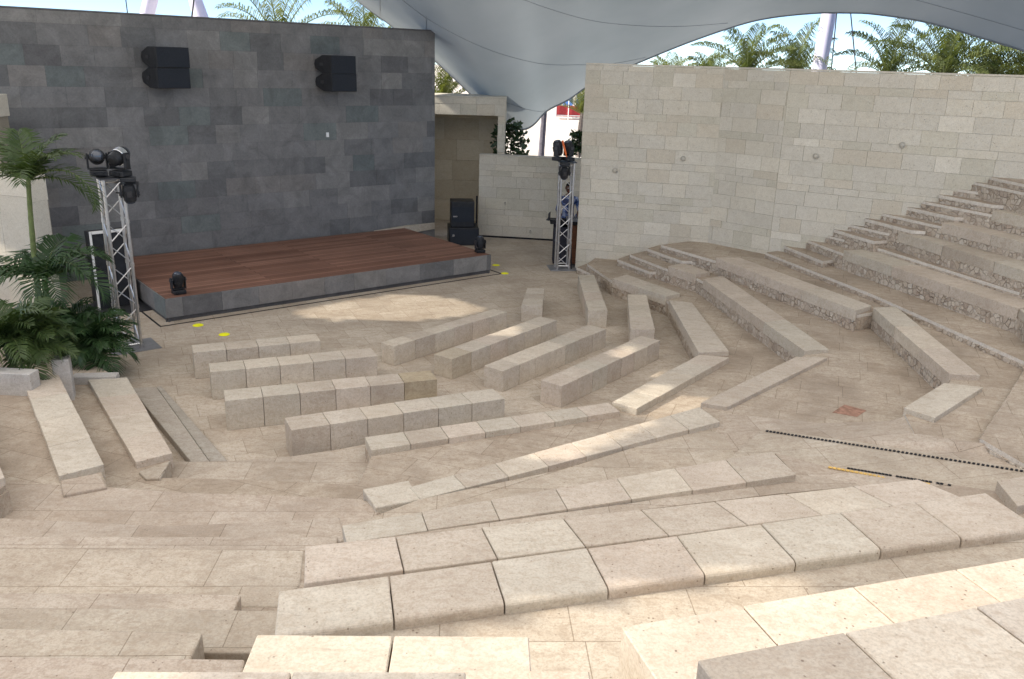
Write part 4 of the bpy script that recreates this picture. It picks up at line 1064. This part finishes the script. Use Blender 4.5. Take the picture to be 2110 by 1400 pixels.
for i, x in enumerate((0., 1.2)):
    tt_ = thing('deck_chair', ['blue deck chair on the far sand under the parasol', 'second blue deck chair right of its twin under the parasol'][i], 'chair', (kp.x+x, Yk+2.2, -.35), 'deck chairs under the far parasol')
    b = MB(); b.box((kp.x+x, Yk+2.0, .35), (.9, 1.0, .12)); b.box((kp.x+x, Yk+2.6, 1.0), (.9, .15, 1.3)); b.build('seat', m_blue, tt_)
    b = MB()
    for sx in (-.4, .4): b.tube([(kp.x+x+sx, Yk+1.7, -.35), (kp.x+x+sx, Yk+1.7, .3)], .04, 5); b.tube([(kp.x+x+sx, Yk+2.5, -.35), (kp.x+x+sx, Yk+2.5, .3)], .04, 5)
    b.build('legs', m_white, tt_)

# ------------------------------------------------------------------ canopy
SUN_EL = 36.; sh = Vector((-.987, -.16)).normalized()
SUN = Vector((sh.x*math.cos(R(SUN_EL)), sh.y*math.cos(R(SUN_EL)), math.sin(R(SUN_EL))))
YE = 25.
Epx = [(330, -330), (560, -145), (735, 0), (814, 59), (896, 125), (975, 199), (1032, 252), (1056, 265), (1080, 267), (1100, 257), (1127, 229), (1171, 206), (1208, 180), (1258, 154), (1312, 131), (1415, 89), (1519, 53), (1588, 37), (1674, 28), (1740, 27), (1804, 30), (1911, 47), (2019, 78), (2110, 106), (2200, 140), (2330, 190), (2420, 225)]
Epts = [atY(x, y, YE-(0 if x < 1250 else min(3.5, (x-1250)/260))) for x, y in Epx]
# smooth resample
def resample(P, n):
    out = []; m = len(P)-1
    for i in range(n+1):
        f = i/n*m; k = min(int(f), m-1); t = f-k
        p0, p1, p2, p3 = P[max(k-1, 0)], P[k], P[k+1], P[min(k+2, m)]
        out.append(.5*((2*p1)+(p2-p0)*t+(2*p0-5*p1+4*p2-p3)*t*t+(3*p1-p0-3*p2+p3)*t*t*t))
    return out
Es = resample(Epts, 130)
ZR = 8.6; YR = 11.
can = thing('canopy', 'huge grey white tensile membrane canopy sweeping over the amphitheatre', 'canopy', (Es[40].x, YE, 0))
grid = []; NV = 30
for i, e in enumerate(Es):
    u = i/130; rx = lerp(-9.5, 14.5, u)
    Rr = Vector((rx, YR, ZR)); cz_ = e.z*.42+4.6
    cp = Vector((lerp(e.x, rx, .45), lerp(e.y, YR, .42), min(cz_, 8.2)))
    grid.append([e*(1-v)**2+cp*2*v*(1-v)+Rr*v*v for v in [k/NV for k in range(NV+1)]])
b = MB(); vs = [p for r_ in grid for p in r_]; W = NV+1
b.mesh(vs, [[i*W+k, (i+1)*W+k, (i+1)*W+k+1, i*W+k+1] for i in range(130) for k in range(NV)])
bv = BVHTree.FromPolygons(b.v, b.f)
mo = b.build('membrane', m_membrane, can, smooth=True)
# unseen overhead sheet added to diffuse light, its gaps cut to sun fleck shapes
def inside(p, poly):
    c = False; n = len(poly)
    for i in range(n):
        a, q = poly[i], poly[(i+1) % n]
        if (a[1] > p[1]) != (q[1] > p[1]) and p[0] < (q[0]-a[0])*(p[1]-a[1])/(q[1]-a[1])+a[0]: c = not c
    return c
patches = [
    (0., E_([(585, 649), (687, 623), (824, 606), (897, 609), (1000, 638), (951, 653), (858, 660), (687, 661)], 0.)),
    (0., E_([(120, 645), (205, 645), (218, 600), (150, 585)], 0.)),
    (.3, E_([(985, 692), (1029, 673), (1082, 679), (1046, 695)], .3)),
    (.3, E_([(1245, 736), (1273, 717), (1326, 720), (1290, 741)], .3)),
    (.36, E_([(1240, 830), (1300, 803), (1349, 788), (1385, 799), (1450, 806), (1430, 830), (1400, 856), (1313, 850)], .36)),
    (.58, E_([(1070, 925), (1170, 872), (1250, 846), (1320, 843), (1362, 860), (1290, 906), (1170, 952), (1105, 945)], .58)),
    (1.6, [V2(-3.4, 2.5), V2(-1.7, 2.9), V2(-1.2, 3.2), V2(-.5, 3.5), V2(.6, 3.93), V2(1.3, 4.1), V2(1.75, 3.9), V2(2.4, 3.86), V2(3.2, 4.05), V2(4.6, 4.5), V2(4.4, 3.6), V2(2.2, 2.95), V2(.6, 2.45), V2(-1.2, 2.15), V2(-3.4, 2.1)]),
]
b = MB(); st = .17
x0, x1, y0, y1 = -25., 14., -10., 21.
def zc(x, y): return ZR+.0*x
nx, ny = int((x1-x0)/st), int((y1-y0)/st)
holes = []
for z0, poly in patches:
    t = (ZR-z0)/SUN.z; holes.append([V2(p[0]+SUN.x*t, p[1]+SUN.y*t) for p in poly])
hb = [(min(p.x for p in h), max(p.x for p in h), min(p.y for p in h), max(p.y for p in h)) for h in holes]
vid = {}
vs = []; fs = []; hf = []
def vi(i, j):
    if (i, j) not in vid:
        vid[(i, j)] = len(vs); vs.append((x0+i*st, y0+j*st, ZR+.03))
    return vid[(i, j)]
for i in range(nx):
    for j in range(ny):
        x, y = x0+(i+.5)*st, y0+(j+.5)*st
        if y > YR+.35 and x > -9.5+.2*(y-YR): continue
        if any(a <= x <= c and d <= y <= e and inside((x, y), h) for (a, c, d, e), h in zip(hb, holes)):
            hf.append([vi(i, j), vi(i+1, j), vi(i+1, j+1), vi(i, j+1)]); continue
        fs.append([vi(i, j), vi(i+1, j), vi(i+1, j+1), vi(i, j+1)])
b.mesh(vs, fs); b.build('added_diffuser', m_overhead, can)
b = MB(); b.mesh(vs, hf); b.build('added_fleck_panel', m_fleck, can)  # added panels weaken the sun inside the fleck-shaped gaps
# seams
def seam(pts, r=.022):
    out = []
    o = Vector((0, 0, H))
    pp_ = resample([Vector((x, y, 0)) for x, y in pts], 36)
    for q in pp_:
        d = ray(q.x, q.y).normalized(); h = bv.ray_cast(o, d)
        if h[0] is not None: out.append(h[0]-d*.02)
    return out
for pts in ([(816, -10), (890, 45), (1000, 100), (1110, 131), (1200, 134), (1260, 132), (1330, 119)], [(1040, -15), (1130, 18), (1220, 43), (1310, 53), (1400, 55), (1500, 48)], [(1040, 211), (1080, 224), (1112, 230), (1150, 226)], [(1830, -15), (1930, 12), (2030, 40), (2125, 68)], [(783, -8), (783, 35)], [(878, 33), (878, 90)]):
    s_ = seam(pts)
    if len(s_) > 2:
        b = MB(); b.tube(s_, .005, 5, 0, False); b.build('seam', m_seam, mo)
b = MB(); b.tube([e-Vector((0, .03, 0)) for e in Es], .025, 6); b.build('edge_rope', m_seam, can)

# masts & cables
def mast(label, pa, pb, Y, r0, r1, name='canopy_mast'):
    a, c = atY(*pa, Y), atY(*pb, Y); d = (c-a).normalized(); k = (-.35-a.z)/d.z; base = a+d*k
    t = thing(name, label, 'mast', base, 'lilac white canopy masts')
    b = MB(); L = (c-base).length; b.tube([base, base+d*L*.5, c, c+d*2.5], [r0, r0, r1, r1*.5], 16); b.build('tube', m_mast, t, smooth=True)
    b = MB(); b.lathe([(r0*1.8, 0), (r0*1.8, .04), (r0*1.2, .08)], base, 16); b.build('foot', m_basepl, t)
mast('lilac white mast leaning under the right arch of the canopy', (1688, 142), (1708, 30), 27, .235, .21)
mast('pale mast poking above the dark wall, left of two', (305, 24), (313, -10), 34, .26, .26)
mast('pale mast with a flared shape above the dark wall, right of two', (412, 30), (398, -14), 33, .42, .22)
def cable(label, pts, Y, r=.018):
    P_ = [atY(x, y, Y) for x, y in pts]; d = (P_[0]-P_[1]).normalized(); k = (-.35-P_[0].z)/d.z
    b = MB(); b.tube([P_[0]+d*k]+P_+[P_[-1]+(P_[-1]-P_[-2]).normalized()*2], r, 6)
    tag(b.build('stay_cable', m_darkmetal), label, 'cable', 'thin stay cables of the canopy')
cable('thin stay cable just right of the lilac mast', [(1713, 143), (1724, 28)], 26.5)
cable('thin stay cable midway between the mast and the right palms', [(1764, 145), (1753, 30)], 26.5)
cable('thin stay cable in the sky left of the two pale masts', [(262, 22), (258, -10)], 33, .02)
cable('dark thin cable in front of the flared pale mast', [(396, 30), (401, -14)], 32, .03)

# ------------------------------------------------------------------ light
w = bpy.data.worlds.new('World'); sc.world = w; w.use_nodes = True
nt = w.node_tree; nt.nodes.clear()
out = nt.nodes.new('ShaderNodeOutputWorld'); bg = nt.nodes.new('ShaderNodeBackground'); sky = nt.nodes.new('ShaderNodeTexSky')
sky.sky_type = 'NISHITA'; sky.sun_disc = False; sky.sun_elevation = R(SUN_EL); sky.sun_rotation = math.atan2(sh.x, sh.y); sky.air_density = .5; sky.dust_density = 0.; sky.ozone_density = 3.
tc = nt.nodes.new('ShaderNodeTexCoord'); mp = nt.nodes.new('ShaderNodeMapping'); mp.inputs['Scale'].default_value = (1, 1, 2.6)
nz = nt.nodes.new('ShaderNodeTexNoise'); nz.inputs['Scale'].default_value = 5.; nz.inputs['Detail'].default_value = 7; nz.inputs['Roughness'].default_value = .6
rp = nt.nodes.new('ShaderNodeValToRGB'); rp.color_ramp.elements[0].position = .53; rp.color_ramp.elements[1].position = .74; rp.color_ramp.elements[1].color = (.75, .75, .75, 1)
mx = nt.nodes.new('ShaderNodeMix'); mx.data_type = 'RGBA'; mx.inputs[7].default_value = (3.6, 3.8, 4.1, 1)
L_ = nt.links.new
L_(tc.outputs['Generated'], mp.inputs[0]); L_(mp.outputs[0], nz.inputs['Vector']); L_(nz.outputs['Fac'], rp.inputs[0]); L_(rp.outputs[0], mx.inputs[0]); L_(sky.outputs[0], mx.inputs[6]); L_(mx.outputs[2], bg.inputs[0]); L_(bg.outputs[0], out.inputs[0])
bg.inputs[1].default_value = .06
sl = bpy.data.lights.new('sun', 'SUN'); sl.energy = 2.4; sl.angle = R(.53); sl.color = (1., .93, .82)
so = bpy.data.objects.new('sun', sl); C.objects.link(so); so.rotation_euler = SUN.to_track_quat('Z', 'Y').to_euler(); so.location = SUN*50
vs_ = sc.view_settings; sc.display_settings.display_device = 'sRGB'; vs_.view_transform = 'Standard'; vs_.look = 'None'; vs_.gamma = 1; vs_.use_curve_mapping = False; vs_.exposure = 2.06
sc.cycles.max_bounces = 8; sc.cycles.diffuse_bounces = 5; sc.cycles.sample_clamp_indirect = 6
